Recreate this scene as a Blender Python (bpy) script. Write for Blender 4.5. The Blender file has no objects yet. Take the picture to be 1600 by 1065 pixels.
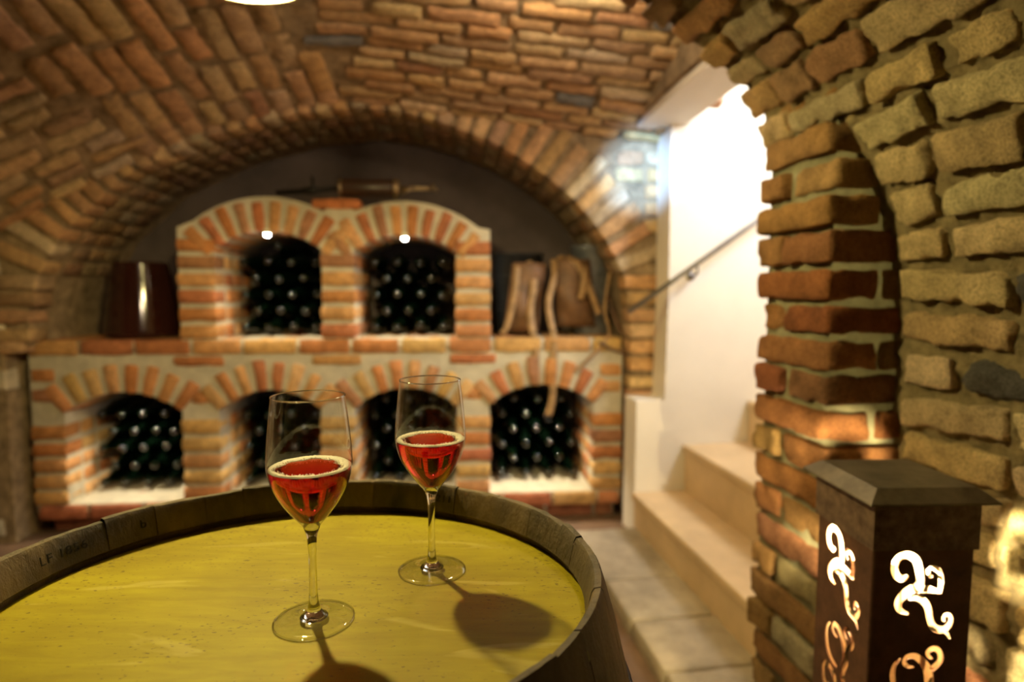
import bpy, bmesh, math, random
import numpy as np
from mathutils import Vector, Matrix, noise
from math import sin, cos, pi, radians

SC = bpy.context.scene
COL = SC.collection
rng = random.Random(7)
ZC = 1.235                       # eye height

# ------------------------------------------------------------------ frames of the place
A_R, A_T = radians(4.8), radians(8.5)
rd = np.array([cos(A_R), sin(A_R), 0.]); rn = np.array([-sin(A_R), cos(A_R), 0.])
tv = np.array([cos(A_T), sin(A_T), 0.]); nv = np.array([-sin(A_T), cos(A_T), 0.])
UP = np.array([0., 0., 1.])
KR = 3.2


def RW(u, w, z):                 # wine rack frame: along, into the wall, up
    return u * rd + (KR + w) * rn + z * UP


def TN(t, n, z):                 # stair frame: towards the stair, away, up
    return t * tv + n * nv + z * UP


# ------------------------------------------------------------------ objects
def link(o, parent=None):
    COL.objects.link(o)
    if parent is not None:
        o.parent = parent
    return o


def tag(o, label=None, cat=None, group=None, kind=None):
    if label: o['label'] = label
    if cat: o['category'] = cat
    if group: o['group'] = group
    if kind: o['kind'] = kind
    return o


def empty(name, loc=(0, 0, 0), rz=0.):
    o = bpy.data.objects.new(name, None)
    o.empty_display_size = .05
    o.location = Vector([float(c) for c in loc]); o.rotation_euler = (0, 0, rz)
    return link(o)


def mesh_obj(name, me, mats=(), parent=None, smooth=True):
    for m in (mats if isinstance(mats, (list, tuple)) else [mats]):
        me.materials.append(m)
    if smooth:
        me.polygons.foreach_set('use_smooth', [True] * len(me.polygons))
    o = bpy.data.objects.new(name, me)
    return link(o, parent)


class MB:
    """collects shapes that belong to ONE mesh"""
    def __init__(s):
        s.v = []; s.f = []; s.m = []; s.c = []; s.n = 0

    def add(s, V, F, mat=0, col=(1, 1, 1)):
        V = np.asarray(V, float)
        s.v.append(V)
        s.f += [tuple(i + s.n for i in f) for f in F]
        s.m += [mat] * len(F)
        col = np.asarray(col, float)
        s.c.append(np.tile(col, (len(V), 1)) if col.ndim == 1 else col)
        s.n += len(V)
        return s

    def box(s, lo, hi, mat=0, col=(1, 1, 1), fn=None):
        x0, y0, z0 = lo; x1, y1, z1 = hi
        P = [(x0, y0, z0), (x1, y0, z0), (x1, y1, z0), (x0, y1, z0), (x0, y0, z1), (x1, y0, z1), (x1, y1, z1), (x0, y1, z1)]
        if fn: P = [fn(*p) for p in P]
        return s.add(P, [(3, 2, 1, 0), (4, 5, 6, 7), (0, 1, 5, 4), (1, 2, 6, 5), (2, 3, 7, 6), (3, 0, 4, 7)], mat, col)

    def lathe(s, prof, seg=32, mat=0, col=(1, 1, 1), sx=1., sy=1., M=None, closed_ends=True):
        V = []; F = []
        rings = []
        for r, z in prof:
            if r < 1e-6:
                rings.append([len(V)]); V.append((0, 0, z))
            else:
                rings.append(list(range(len(V), len(V) + seg)))
                V += [(r * sx * cos(2 * pi * k / seg), r * sy * sin(2 * pi * k / seg), z) for k in range(seg)]
        for a, b in zip(rings, rings[1:]):
            for k in range(seg):
                k2 = (k + 1) % seg
                if len(a) == 1 and len(b) == 1: continue
                if len(a) == 1: F.append((a[0], b[k2], b[k]))
                elif len(b) == 1: F.append((a[k], a[k2], b[0]))
                else: F.append((a[k], a[k2], b[k2], b[k]))
        V = np.array(V, float)
        if M is not None:
            V = np.array([tuple(M @ Vector(p)) for p in V])
        return s.add(V, F, mat, col)

    def tube(s, pts, r, seg=8, mat=0, col=(1, 1, 1)):
        pts = [Vector(p) for p in pts]
        rr = r if isinstance(r, (list, tuple)) else [r] * len(pts)
        V = []; F = []
        ref = Vector((0, 0, 1))
        for i, p in enumerate(pts):
            d = (pts[min(i + 1, len(pts) - 1)] - pts[max(i - 1, 0)]).normalized()
            if abs(d.dot(ref)) > .95: ref = Vector((1, 0, 0))
            a = d.cross(ref).normalized(); b = d.cross(a)
            for k in range(seg):
                t = 2 * pi * k / seg
                V.append(tuple(p + rr[i] * (cos(t) * a + sin(t) * b)))
        for i in range(len(pts) - 1):
            for k in range(seg):
                k2 = (k + 1) % seg
                F.append((i * seg + k, i * seg + k2, (i + 1) * seg + k2, (i + 1) * seg + k))
        F.append(tuple(range(seg))[::-1]); F.append(tuple((len(pts) - 1) * seg + k for k in range(seg)))
        return s.add(V, F, mat, col)

    def ribbon(s, pts, width, thick, side, mat=0, col=(1, 1, 1)):
        """a flat strap: width along side, thickness across"""
        pts = [Vector(p) for p in pts]; V = []; F = []
        ww = width if isinstance(width, (list, tuple)) else [width] * len(pts)
        for i, p in enumerate(pts):
            d = (pts[min(i + 1, len(pts) - 1)] - pts[max(i - 1, 0)]).normalized()
            sd = (Vector(side) - d * d.dot(Vector(side))).normalized()
            nn = d.cross(sd)
            for a, b in ((-1, -1), (1, -1), (1, 1), (-1, 1)):
                V.append(tuple(p + sd * a * ww[i] / 2 + nn * b * thick / 2))
        for i in range(len(pts) - 1):
            for k in range(4):
                k2 = (k + 1) % 4
                F.append((i * 4 + k, i * 4 + k2, i * 4 + 4 + k2, i * 4 + 4 + k))
        F.append((3, 2, 1, 0)); e = (len(pts) - 1) * 4; F.append((e, e + 1, e + 2, e + 3))
        return s.add(V, F, mat, col)

    def mesh(s, name):
        me = bpy.data.meshes.new(name)
        V = np.concatenate(s.v) if s.v else np.zeros((0, 3))
        me.from_pydata(V.tolist(), [], s.f)
        me.polygons.foreach_set('material_index', s.m)
        at = me.attributes.new('tint', 'FLOAT_COLOR', 'POINT')
        C = np.concatenate(s.c)
        at.data.foreach_set('color', np.c_[C, np.ones(len(C))].ravel().astype(np.float32))
        me.update()
        return me

    def build(s, name, mats, parent=None, smooth=True, fixn=True, origin=None):
        me = s.mesh(name)
        if fixn:
            bm = bmesh.new(); bm.from_mesh(me)
            bmesh.ops.recalc_face_normals(bm, faces=bm.faces); bm.to_mesh(me); bm.free()
        if origin is not None:
            me.transform(Matrix.Translation(-Vector([float(c) for c in origin])))
        o = mesh_obj(name, me, mats, parent, smooth)
        if origin is not None: o.location = Vector([float(c) for c in origin])
        return o


def smooth_by_angle(o, deg=40):
    bm = bmesh.new(); bm.from_mesh(o.data)
    for e in bm.edges:
        e.smooth = not (len(e.link_faces) == 2 and e.calc_face_angle(0) > radians(deg))
    bm.to_mesh(o.data); bm.free()
    return o


# ---- bricks -----------------------------------------------------------------
_tpl = {}


def _template(nx, ny, nz):
    key = (nx, ny, nz)
    if key in _tpl: return _tpl[key]

    def line(n):
        if n <= 1: return [-1., -.86, .86, 1.]
        return [-1., -.9] + [-.9 + 1.8 * i / n for i in range(1, n)] + [.9, 1.]
    X, Y, Z = line(nx), line(ny), line(nz)
    idx = {}; V = []; F = []

    def vid(i, j, k):
        if (i, j, k) not in idx:
            idx[(i, j, k)] = len(V); V.append((X[i], Y[j], Z[k]))
        return idx[(i, j, k)]
    a, b, c = len(X) - 1, len(Y) - 1, len(Z) - 1
    for i in range(a):
        for j in range(b):
            F.append((vid(i, j, 0), vid(i, j + 1, 0), vid(i + 1, j + 1, 0), vid(i + 1, j, 0)))
            F.append((vid(i, j, c), vid(i + 1, j, c), vid(i + 1, j + 1, c), vid(i, j + 1, c)))
    for i in range(a):
        for k in range(c):
            F.append((vid(i, 0, k), vid(i + 1, 0, k), vid(i + 1, 0, k + 1), vid(i, 0, k + 1)))
            F.append((vid(i, b, k), vid(i, b, k + 1), vid(i + 1, b, k + 1), vid(i + 1, b, k)))
    for j in range(b):
        for k in range(c):
            F.append((vid(0, j, k), vid(0, j, k + 1), vid(0, j + 1, k + 1), vid(0, j + 1, k)))
            F.append((vid(a, j, k), vid(a, j + 1, k), vid(a, j + 1, k + 1), vid(a, j, k + 1)))
    _tpl[key] = (np.array(V), F)
    return _tpl[key]


def brick(mb, c, ax, ay, az, L, H, D, rad=.008, rough=.002, res=(2, 1, 1), mat=0, col=(1, 1, 1), wedge=0., shear=0., erode=0.):
    """a worn brick: ax length, ay height, az depth (towards the viewer)"""
    T, F = _template(*res)
    h = np.array([L, H, D]) / 2
    rad = min(rad, h.min() * .9)
    s = np.sign(T) * 1.
    P = T * h
    inner = h - rad
    Q = np.clip(P, -inner, inner)
    d = P - Q
    ln = np.linalg.norm(d, axis=1, keepdims=True)
    P = np.where(ln > 1e-9, Q + d / np.maximum(ln, 1e-9) * np.minimum(ln, rad), P)
    if wedge:                     # wider towards +length (voussoir)
        P[:, 1] *= 1 + wedge * P[:, 0] / h[0]
    if shear:
        P[:, 1] += shear * P[:, 0]
    if rough:
        ph = np.array([rng.uniform(0, 6.28) for _ in range(9)])
        fr = np.array([rng.uniform(25, 70) for _ in range(9)])
        nz = (np.sin(P[:, 0] * fr[0] + ph[0]) * np.sin(P[:, 1] * fr[1] + ph[1]) + np.sin(P[:, 2] * fr[2] + P[:, 0] * fr[3] + ph[2])
              + .6 * np.sin(P[:, 0] * fr[4] * 2 + P[:, 1] * fr[5] * 2 + ph[3]))
        nr = P / np.linalg.norm(P / h, axis=1, keepdims=True) / h
        nr /= np.maximum(np.linalg.norm(nr, axis=1, keepdims=True), 1e-9)
        P = P + nr * (nz * rough)[:, None]
    if erode:
        ofs = Vector((rng.uniform(0, 90), rng.uniform(0, 90), rng.uniform(0, 90)))
        for i in range(len(P)):
            v = Vector(P[i]); d_ = Vector(T[i]).normalized()
            k = noise.noise(v * 22 + ofs) * 1.1 + noise.noise(v * 60 + ofs) * .55 + noise.noise(v * 150 + ofs) * .25
            e_ = 1.5 if (abs(T[i]) > .88).sum() >= 2 else .75
            P[i] += np.array(d_) * min(k * erode * e_, erode * .5)
    M = np.stack([ax, ay, az])
    mb.add(np.asarray(c) + P @ M, F, mat, col)


def rot(a, b, ang):
    return a * cos(ang) + b * sin(ang), -a * sin(ang) + b * cos(ang)


ORANGE = [(.58, .26, .10), (.64, .31, .13), (.55, .23, .09), (.66, .38, .17), (.68, .43, .20), (.50, .19, .09), (.63, .34, .14), (.44, .22, .12), (.66, .42, .17), (.65, .37, .16)]
ORANGE = [(a * .92, b * .88, c * .78) for a, b, c in ORANGE]
WARM = [(.50, .29, .14), (.55, .33, .16), (.47, .25, .12), (.58, .38, .19), (.53, .35, .19), (.44, .26, .14), (.56, .30, .14), (.52, .38, .23)]
WARM = [(a * 1.12, b * 1.2, c * 1.25) for a, b, c in WARM]
SAND = [(.66, .53, .29), (.62, .49, .26), (.69, .55, .31), (.60, .45, .24), (.65, .51, .30), (.60, .43, .22), (.67, .56, .34), (.63, .50, .27), (.68, .53, .28), (.56, .25, .12)]


def pick(pal, var=.12):
    c = np.array(rng.choice(pal)); c = c * rng.uniform(1 - var, 1 + var)
    return c * np.array([1, rng.uniform(.95, 1.05), rng.uniform(.9, 1.1)])


# ------------------------------------------------------------------ materials
def new_mat(name):
    m = bpy.data.materials.new(name); m.use_nodes = True
    nt = m.node_tree; nt.nodes.clear()
    out = nt.nodes.new('ShaderNodeOutputMaterial')
    return m, nt, out


def N(nt, t, **kw):
    n = nt.nodes.new(t)
    for k, v in kw.items():
        if k in n.inputs: n.inputs[k].default_value = v
        else: setattr(n, k, v)
    return n


def L(nt, a, b): nt.links.new(a, b)


def rgb(c): return (c[0], c[1], c[2], 1.)


def plain(name, col, rough=.6, metal=0., var=.25, scale=12., bump=.0, bscale=60., spec=.5, coat=0., stretch=(1, 1, 1), detail=6, tint=False, col2=None, speck=0., sscale=170.):
    """principled surface whose colour wanders with noise"""
    m, nt, out = new_mat(name)
    p = N(nt, 'ShaderNodeBsdfPrincipled'); p.inputs['Roughness'].default_value = rough
    p.inputs['Metallic'].default_value = metal
    p.inputs['Specular IOR Level'].default_value = spec
    p.inputs['Coat Weight'].default_value = coat
    tc = N(nt, 'ShaderNodeTexCoord'); mp = N(nt, 'ShaderNodeMapping'); mp.inputs['Scale'].default_value = stretch
    L(nt, tc.outputs['Object'], mp.inputs['Vector'])
    no = N(nt, 'ShaderNodeTexNoise', Scale=scale, Detail=float(detail), Roughness=.65); L(nt, mp.outputs[0], no.inputs['Vector'])
    ra = N(nt, 'ShaderNodeValToRGB')
    ra.color_ramp.elements[0].position = .3; ra.color_ramp.elements[1].position = .72
    if tint:
        a = N(nt, 'ShaderNodeAttribute'); a.attribute_name = 'tint'
        mix = N(nt, 'ShaderNodeMix', data_type='RGBA', blend_type='MULTIPLY'); mix.inputs[0].default_value = 1.
        L(nt, a.outputs['Color'], mix.inputs[6])
        ra.color_ramp.elements[0].color = rgb([1 - var * 1.3] * 3); ra.color_ramp.elements[1].color = rgb([1 + var] * 3)
        L(nt, no.outputs['Fac'], ra.inputs[0]); L(nt, ra.outputs[0], mix.inputs[7])
        last = mix.outputs[2]
        if speck:
            n3 = N(nt, 'ShaderNodeTexNoise', Scale=sscale, Detail=3., Roughness=.7); L(nt, mp.outputs[0], n3.inputs['Vector'])
            r3 = N(nt, 'ShaderNodeValToRGB'); r3.color_ramp.elements[0].position = .36; r3.color_ramp.elements[1].position = .56
            r3.color_ramp.elements[0].color = rgb([1 - speck] * 3); r3.color_ramp.elements[1].color = rgb([1.06] * 3)
            m3 = N(nt, 'ShaderNodeMix', data_type='RGBA', blend_type='MULTIPLY'); m3.inputs[0].default_value = 1.
            L(nt, n3.outputs['Fac'], r3.inputs[0]); L(nt, last, m3.inputs[6]); L(nt, r3.outputs[0], m3.inputs[7]); last = m3.outputs[2]
        L(nt, last, p.inputs['Base Color'])
    else:
        c = np.array(col); c2 = np.array(col2) if col2 is not None else c * (1 - var * 1.6)
        ra.color_ramp.elements[0].color = rgb(c2); ra.color_ramp.elements[1].color = rgb(c * (1 + var * .5))
        L(nt, no.outputs['Fac'], ra.inputs[0]); L(nt, ra.outputs[0], p.inputs['Base Color'])
    if bump:
        n2 = N(nt, 'ShaderNodeTexNoise', Scale=bscale, Detail=8., Roughness=.7); L(nt, mp.outputs[0], n2.inputs['Vector'])
        b = N(nt, 'ShaderNodeBump', Strength=bump, Distance=.01); L(nt, n2.outputs['Fac'], b.inputs['Height']); L(nt, b.outputs[0], p.inputs['Normal'])
    L(nt, p.outputs[0], out.inputs[0])
    return m


def emit(name, col, strength):
    m, nt, out = new_mat(name)
    e = N(nt, 'ShaderNodeEmission', Strength=strength); e.inputs['Color'].default_value = rgb(col)
    L(nt, e.outputs[0], out.inputs[0])
    return m


M = {}
M['brick'] = plain('worn_brick', (1, 1, 1), .88, var=.28, scale=22, bump=.6, bscale=120, spec=.25, tint=True, speck=.2, sscale=90)
M['brick_rough'] = plain('rough_old_brick', (1, 1, 1), .92, var=.3, scale=16, bump=1., bscale=150, spec=.2, tint=True, speck=.38, sscale=190)
M['mortar'] = plain('rack_mortar', (.60, .54, .40), .95, var=.18, scale=14, bump=.5, bscale=110, spec=.2)
M['mortar_dark'] = plain('crumbly_mortar', (.36, .28, .15), .97, var=.35, scale=30, bump=1., bscale=150, spec=.15)
M['mortar_vault'] = plain('vault_mortar', (.44, .32, .19), .97, var=.4, scale=18, bump=.8, bscale=80, spec=.15)
M['plaster_dark'] = plain('dark_plaster', (.125, .095, .08), .9, var=.25, scale=3, bump=.3, bscale=30)  # dark brown tone over the whole recess wall
M['plaster_white'] = plain('white_plaster', (.78, .71, .60), .85, var=.05, scale=3, bump=.15, bscale=25)
M['stone_wall'] = plain('rubble_stone', (1, 1, 1), .95, var=.3, scale=9, bump=.8, bscale=40, tint=True)
M['tread'] = plain('sandstone_tread', (.68, .49, .28), .7, var=.12, scale=6, bump=.1, bscale=40)
M['slab'] = plain('worn_stone_slab', (.45, .37, .26), .75, var=.25, scale=7, bump=.35, bscale=22)
M['floor'] = plain('earthen_tile', (.20, .115, .065), .8, var=.3, scale=5, bump=.3, bscale=25)
M['glass_bottle'] = plain('dark_green_glass', (.0012, .0045, .002), .05, var=.3, scale=3, spec=.7)
M['rust'] = plain('rusty_steel', (.16, .075, .042), .62, metal=.35, var=.45, scale=26, bump=.15, bscale=60, col2=(.07, .035, .022))
M['rust_collar'] = plain('patinated_steel', (.22, .15, .10), .5, metal=.45, var=.5, scale=48, bump=.12, bscale=60, col2=(.075, .045, .028))
M['steel_cap'] = plain('brown_steel', (.20, .17, .125), .42, metal=.6, var=.3, scale=20, bump=.05)
M['stave'] = plain('aged_oak', (.30, .215, .115), .6, var=.55, scale=11, bump=.4, bscale=45, stretch=(1, 1, .45), col2=(.075, .05, .03))
M['hoop'] = plain('iron_hoop', (.06, .05, .045), .5, metal=.7, var=.3, scale=30, bump=.1)
M['ink'] = plain('burnt_stamp', (.008, .006, .004), .8, var=.2)
M['steel_rail'] = plain('brushed_steel', (.28, .27, .27), .38, metal=.9, var=.12, scale=40)
M['glaze'] = plain('brown_glaze', (.034, .009, .006), .12, var=.3, scale=5, spec=.7)
M['zinc'] = plain('dull_zinc', (.34, .38, .40), .38, metal=.75, var=.4, scale=9, bump=.05)
M['black_tin'] = plain('dark_tin', (.022, .024, .026), .32, metal=.4, var=.4, scale=9)
M['leather'] = plain('tan_leather', (.42, .25, .10), .6, var=.35, scale=20, bump=.2, bscale=70)
M['leather_dark'] = plain('dark_leather', (.20, .10, .042), .55, var=.45, scale=10, bump=.2, bscale=60)
M['brass'] = plain('old_brass', (.42, .32, .18), .35, metal=.85, var=.3, scale=20)
M['dark_wood'] = plain('dark_tube', (.06, .03, .018), .35, var=.35, scale=8, stretch=(1, 6, 6))
M['iron'] = plain('black_iron', (.02, .018, .016), .55, metal=.4, var=.3)
M['foam'] = plain('wine_foam', (.93, .85, .68), .5, var=.12, scale=900, bump=.12, bscale=1200)
M['led'] = emit('led_face', (1, .95, .85), 60)
M['bulb'] = emit('pendant_bulb', (1, .80, .32), 1.)
M['flame'] = emit('lantern_bulb', (1, .80, .42), 1.)
M['cream_enamel'] = plain('cream_enamel', (.75, .70, .5), .4, var=.05)


def glass_mat():
    m, nt, out = new_mat('clear_glass')
    g = N(nt, 'ShaderNodeBsdfGlass', Roughness=0., IOR=1.5); g.inputs['Color'].default_value = (.99, .99, .985, 1)
    L(nt, g.outputs[0], out.inputs[0]); return m


def thin_glass():
    """thin blown wall: light passes straight, the surface only mirrors by its Fresnel angle"""
    m, nt, out = new_mat('thin_clear_glass')
    lw = N(nt, 'ShaderNodeLayerWeight', Blend=.5)
    pw_ = N(nt, 'ShaderNodeMath', operation='POWER'); pw_.inputs[1].default_value = 3.2; L(nt, lw.outputs['Facing'], pw_.inputs[0])
    fr_ = N(nt, 'ShaderNodeMath', operation='MULTIPLY_ADD'); fr_.inputs[1].default_value = .9; fr_.inputs[2].default_value = .045; L(nt, pw_.outputs[0], fr_.inputs[0])
    t = N(nt, 'ShaderNodeBsdfTransparent')
    tr = N(nt, 'ShaderNodeValToRGB'); tr.color_ramp.elements[0].position = .55; tr.color_ramp.elements[0].color = (.965, .97, .965, 1)
    tr.color_ramp.elements[1].position = 1.; tr.color_ramp.elements[1].color = (.55, .54, .50, 1)
    L(nt, lw.outputs['Facing'], tr.inputs[0]); L(nt, tr.outputs[0], t.inputs['Color'])
    g = N(nt, 'ShaderNodeBsdfGlossy', Roughness=.0); g.inputs['Color'].default_value = (1, 1, 1, 1)
    mx = N(nt, 'ShaderNodeMixShader'); L(nt, fr_.outputs[0], mx.inputs[0]); L(nt, t.outputs[0], mx.inputs[1]); L(nt, g.outputs[0], mx.inputs[2])
    L(nt, mx.outputs[0], out.inputs[0]); return m


def wine_mat():
    m, nt, out = new_mat('rose_wine')
    g = N(nt, 'ShaderNodeBsdfGlass', Roughness=0., IOR=1.34); g.inputs['Color'].default_value = (.97, .52, .50, 1)
    v = N(nt, 'ShaderNodeVolumeAbsorption', Density=50.); v.inputs['Color'].default_value = (.92, .13, .22, 1)
    L(nt, g.outputs[0], out.inputs[0]); L(nt, v.outputs[0], out.inputs['Volume']); return m


def opal_mat():
    m, nt, out = new_mat('opal_glass')
    d = N(nt, 'ShaderNodeBsdfDiffuse'); d.inputs['Color'].default_value = (.8, .78, .68, 1)
    t = N(nt, 'ShaderNodeBsdfTranslucent'); t.inputs['Color'].default_value = (.85, .8, .6, 1)
    mx = N(nt, 'ShaderNodeMixShader'); mx.inputs[0].default_value = .5
    L(nt, d.outputs[0], mx.inputs[1]); L(nt, t.outputs[0], mx.inputs[2]); L(nt, mx.outputs[0], out.inputs[0]); return m


def head_mat():
    """yellow varnished oak boards with pores, scratches and pale scuffs"""
    m, nt, out = new_mat('yellow_oak_head')
    p = N(nt, 'ShaderNodeBsdfPrincipled', Roughness=.55); p.inputs['Specular IOR Level'].default_value = .2
    tc = N(nt, 'ShaderNodeTexCoord')
    mp = N(nt, 'ShaderNodeMapping'); mp.inputs['Scale'].default_value = (3, 16, 1); mp.inputs['Rotation'].default_value = (0, 0, radians(7))
    L(nt, tc.outputs['Object'], mp.inputs['Vector'])
    n1 = N(nt, 'ShaderNodeTexNoise', Scale=4., Detail=8., Roughness=.6, Distortion=.6); L(nt, mp.outputs[0], n1.inputs['Vector'])
    r1 = N(nt, 'ShaderNodeValToRGB'); r1.color_ramp.elements[0].position = .3; r1.color_ramp.elements[1].position = .72
    r1.color_ramp.elements[0].color = (.315, .25, .004, 1); r1.color_ramp.elements[1].color = (.415, .355, .008, 1)
    L(nt, n1.outputs['Fac'], r1.inputs[0])
    n2 = N(nt, 'ShaderNodeTexNoise', Scale=5., Detail=3.); L(nt, tc.outputs['Object'], n2.inputs['Vector'])
    r2 = N(nt, 'ShaderNodeValToRGB'); r2.color_ramp.elements[0].position = .3; r2.color_ramp.elements[1].position = .65
    r2.color_ramp.elements[0].color = (.68, .62, .58, 1); r2.color_ramp.elements[1].color = (1.05, 1.05, 1.0, 1)
    L(nt, n2.outputs['Fac'], r2.inputs[0])
    mu = N(nt, 'ShaderNodeMix', data_type='RGBA', blend_type='MULTIPLY'); mu.inputs[0].default_value = 1.
    L(nt, r1.outputs[0], mu.inputs[6]); L(nt, r2.outputs[0], mu.inputs[7])
    # dark pores
    mp3 = N(nt, 'ShaderNodeMapping'); mp3.inputs['Scale'].default_value = (140, 300, 1); L(nt, tc.outputs['Object'], mp3.inputs['Vector'])
    n3 = N(nt, 'ShaderNodeTexNoise', Scale=1., Detail=2.); L(nt, mp3.outputs[0], n3.inputs['Vector'])
    n3b = N(nt, 'ShaderNodeTexNoise', Scale=9., Detail=2.); L(nt, tc.outputs['Object'], n3b.inputs['Vector'])
    ad = N(nt, 'ShaderNodeMath', operation='MULTIPLY_ADD'); ad.inputs[1].default_value = .35; L(nt, n3b.outputs['Fac'], ad.inputs[0]); L(nt, n3.outputs['Fac'], ad.inputs[2])
    r3 = N(nt, 'ShaderNodeValToRGB'); r3.color_ramp.elements[0].position = .82; r3.color_ramp.elements[1].position = .90
    r3.color_ramp.elements[0].color = (0, 0, 0, 1); r3.color_ramp.elements[1].color = (.75, .75, .75, 1); L(nt, ad.outputs[0], r3.inputs[0])
    m3 = N(nt, 'ShaderNodeMix', data_type='RGBA'); L(nt, r3.outputs[0], m3.inputs[0]); L(nt, mu.outputs[2], m3.inputs[6]); m3.inputs[7].default_value = (.10, .06, .012, 1)
    # pale scuffs
    mp4 = N(nt, 'ShaderNodeMapping'); mp4.inputs['Scale'].default_value = (7, 30, 1); mp4.inputs['Rotation'].default_value = (0, 0, radians(-28)); L(nt, tc.outputs['Object'], mp4.inputs['Vector'])
    n4 = N(nt, 'ShaderNodeTexNoise', Scale=1., Detail=3., Distortion=.8); L(nt, mp4.outputs[0], n4.inputs['Vector'])
    r4 = N(nt, 'ShaderNodeValToRGB'); r4.color_ramp.elements[0].position = .63; r4.color_ramp.elements[1].position = .70
    r4.color_ramp.elements[0].color = (0, 0, 0, 1); r4.color_ramp.elements[1].color = (.2, .2, .2, 1); L(nt, n4.outputs['Fac'], r4.inputs[0])
    m4 = N(nt, 'ShaderNodeMix', data_type='RGBA'); L(nt, r4.outputs[0], m4.inputs[0]); L(nt, m3.outputs[2], m4.inputs[6]); m4.inputs[7].default_value = (.78, .66, .22, 1)
    L(nt, m4.outputs[2], p.inputs['Base Color'])
    b = N(nt, 'ShaderNodeBump', Strength=.25, Distance=.002); L(nt, n1.outputs['Fac'], b.inputs['Height']); L(nt, b.outputs[0], p.inputs['Normal'])
    L(nt, p.outputs[0], out.inputs[0])
    return m


M['glass'] = glass_mat(); M['thin'] = thin_glass(); M['wine'] = wine_mat(); M['opal'] = opal_mat(); M['head'] = head_mat()


# ------------------------------------------------------------------ filled outlines with holes
def plate(outline, holes, y0, y1, fn):
    """solid plate from a 2-D outline with holes, between depths y0 and y1; fn maps (u, w, z)"""
    cu = bpy.data.curves.new('tmp', 'CURVE'); cu.dimensions = '2D'; cu.fill_mode = 'BOTH'; cu.extrude = .5
    for poly in [outline] + holes:
        sp = cu.splines.new('POLY'); sp.points.add(len(poly) - 1)
        for p, (a, b) in zip(sp.points, poly): p.co = (a, b, 0, 1)
        sp.use_cyclic_u = True
    ob = bpy.data.objects.new('tmp', cu); COL.objects.link(ob)
    dg = bpy.context.evaluated_depsgraph_get(); dg.update()
    me = bpy.data.meshes.new_from_object(ob.evaluated_get(dg))
    V = np.array([v.co[:] for v in me.vertices]); F = [tuple(p.vertices) for p in me.polygons]
    bpy.data.objects.remove(ob); bpy.data.curves.remove(cu); bpy.data.meshes.remove(me)
    P = np.array([fn(a, y0 + (c + .5) * (y1 - y0), b) for a, b, c in V])
    return P, F


def arch_curve(u0, u1, zs, zt, n=14):
    """segmental arch points from (u0, zs) over the crown zt to (u1, zs)"""
    hw = (u1 - u0) / 2; r = zt - zs; R = (hw * hw + r * r) / (2 * r); c = ((u0 + u1) / 2, zt - R)
    a = math.asin(min(1, hw / R))
    return [(c[0] + R * sin(-a + 2 * a * i / n), c[1] + R * cos(-a + 2 * a * i / n)) for i in range(n + 1)], c, R, a


# ================================================================== THE SETTING
def grid(mb, f, us, vs, mat=0, col=(1, 1, 1)):
    V = [f(u, v) for u in us for v in vs]; nv_ = len(vs)
    F = [(i * nv_ + j, (i + 1) * nv_ + j, (i + 1) * nv_ + j + 1, i * nv_ + j + 1) for i in range(len(us) - 1) for j in range(nv_ - 1)]
    mb.add(V, F, mat, col)


def fr(a, b, n): return [a + (b - a) * i / n for i in range(n + 1)]


def nz(p, s): return noise.noise(Vector((p[0] * s, p[1] * s, p[2] * s)))


# floor
mb = MB(); mb.box((-4.2, -2.6, -.12), (4.2, 4.4, 0.)); tag(mb.build('floor', M['floor'], smooth=False), kind='structure')

# ---- back wall with the big recess arch -------------------------------------
WB = -.07                                     # face of the back wall in the rack frame
arch_pts = [(-2.185, .0), (-2.185, .965), (-2.075, .97), (-2.06, 1.16), (-2.008, 1.312), (-1.88, 1.525), (-1.577, 1.80), (-1.187, 1.986), (-.824, 2.09), (-.488, 2.137),
            (-.26, 2.115), (-.055, 2.065), (.20, 1.97), (.425, 1.83), (.575, 1.71), (.69, 1.578), (.79, 1.43), (.844, 1.318), (.872, 1.16), (.885, 1.02), (.89, 0.)]


def dense(poly, step=.05):
    out = []
    for a, b in zip(poly, poly[1:]):
        n = max(1, int(math.dist(a, b) / step))
        out += [(a[0] + (b[0] - a[0]) * i / n, a[1] + (b[1] - a[1]) * i / n) for i in range(n)]
    return out + [poly[-1]]


arch_d = dense(arch_pts, .06)
outline = [(-4.0, 0), ] + arch_d + [(1.075, 0), (1.075, 2.7), (-4.0, 2.7)]
mb = MB()
P, F = plate(outline, [], WB, .62, RW)
mb.add(P, F, 0)
# voussoirs round the arch, short of a brick long, standing a little proud of the face
arc_len = [0]
for a, b in zip(arch_d, arch_d[1:]): arc_len.append(arc_len[-1] + math.dist(a, b))


def on_arch(s):
    for i in range(len(arch_d) - 1):
        if arc_len[i + 1] >= s:
            t = (s - arc_len[i]) / max(1e-6, arc_len[i + 1] - arc_len[i])
            i0, i1 = max(0, i - 2), min(len(arch_d) - 1, i + 3)
            d = np.array(arch_d[i1]) - np.array(arch_d[i0]); d /= np.linalg.norm(d)
            return np.array(arch_d[i]) * (1 - t) + np.array(arch_d[i + 1]) * t, d
    return np.array(arch_d[-1]), np.array((0, -1.))


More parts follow.
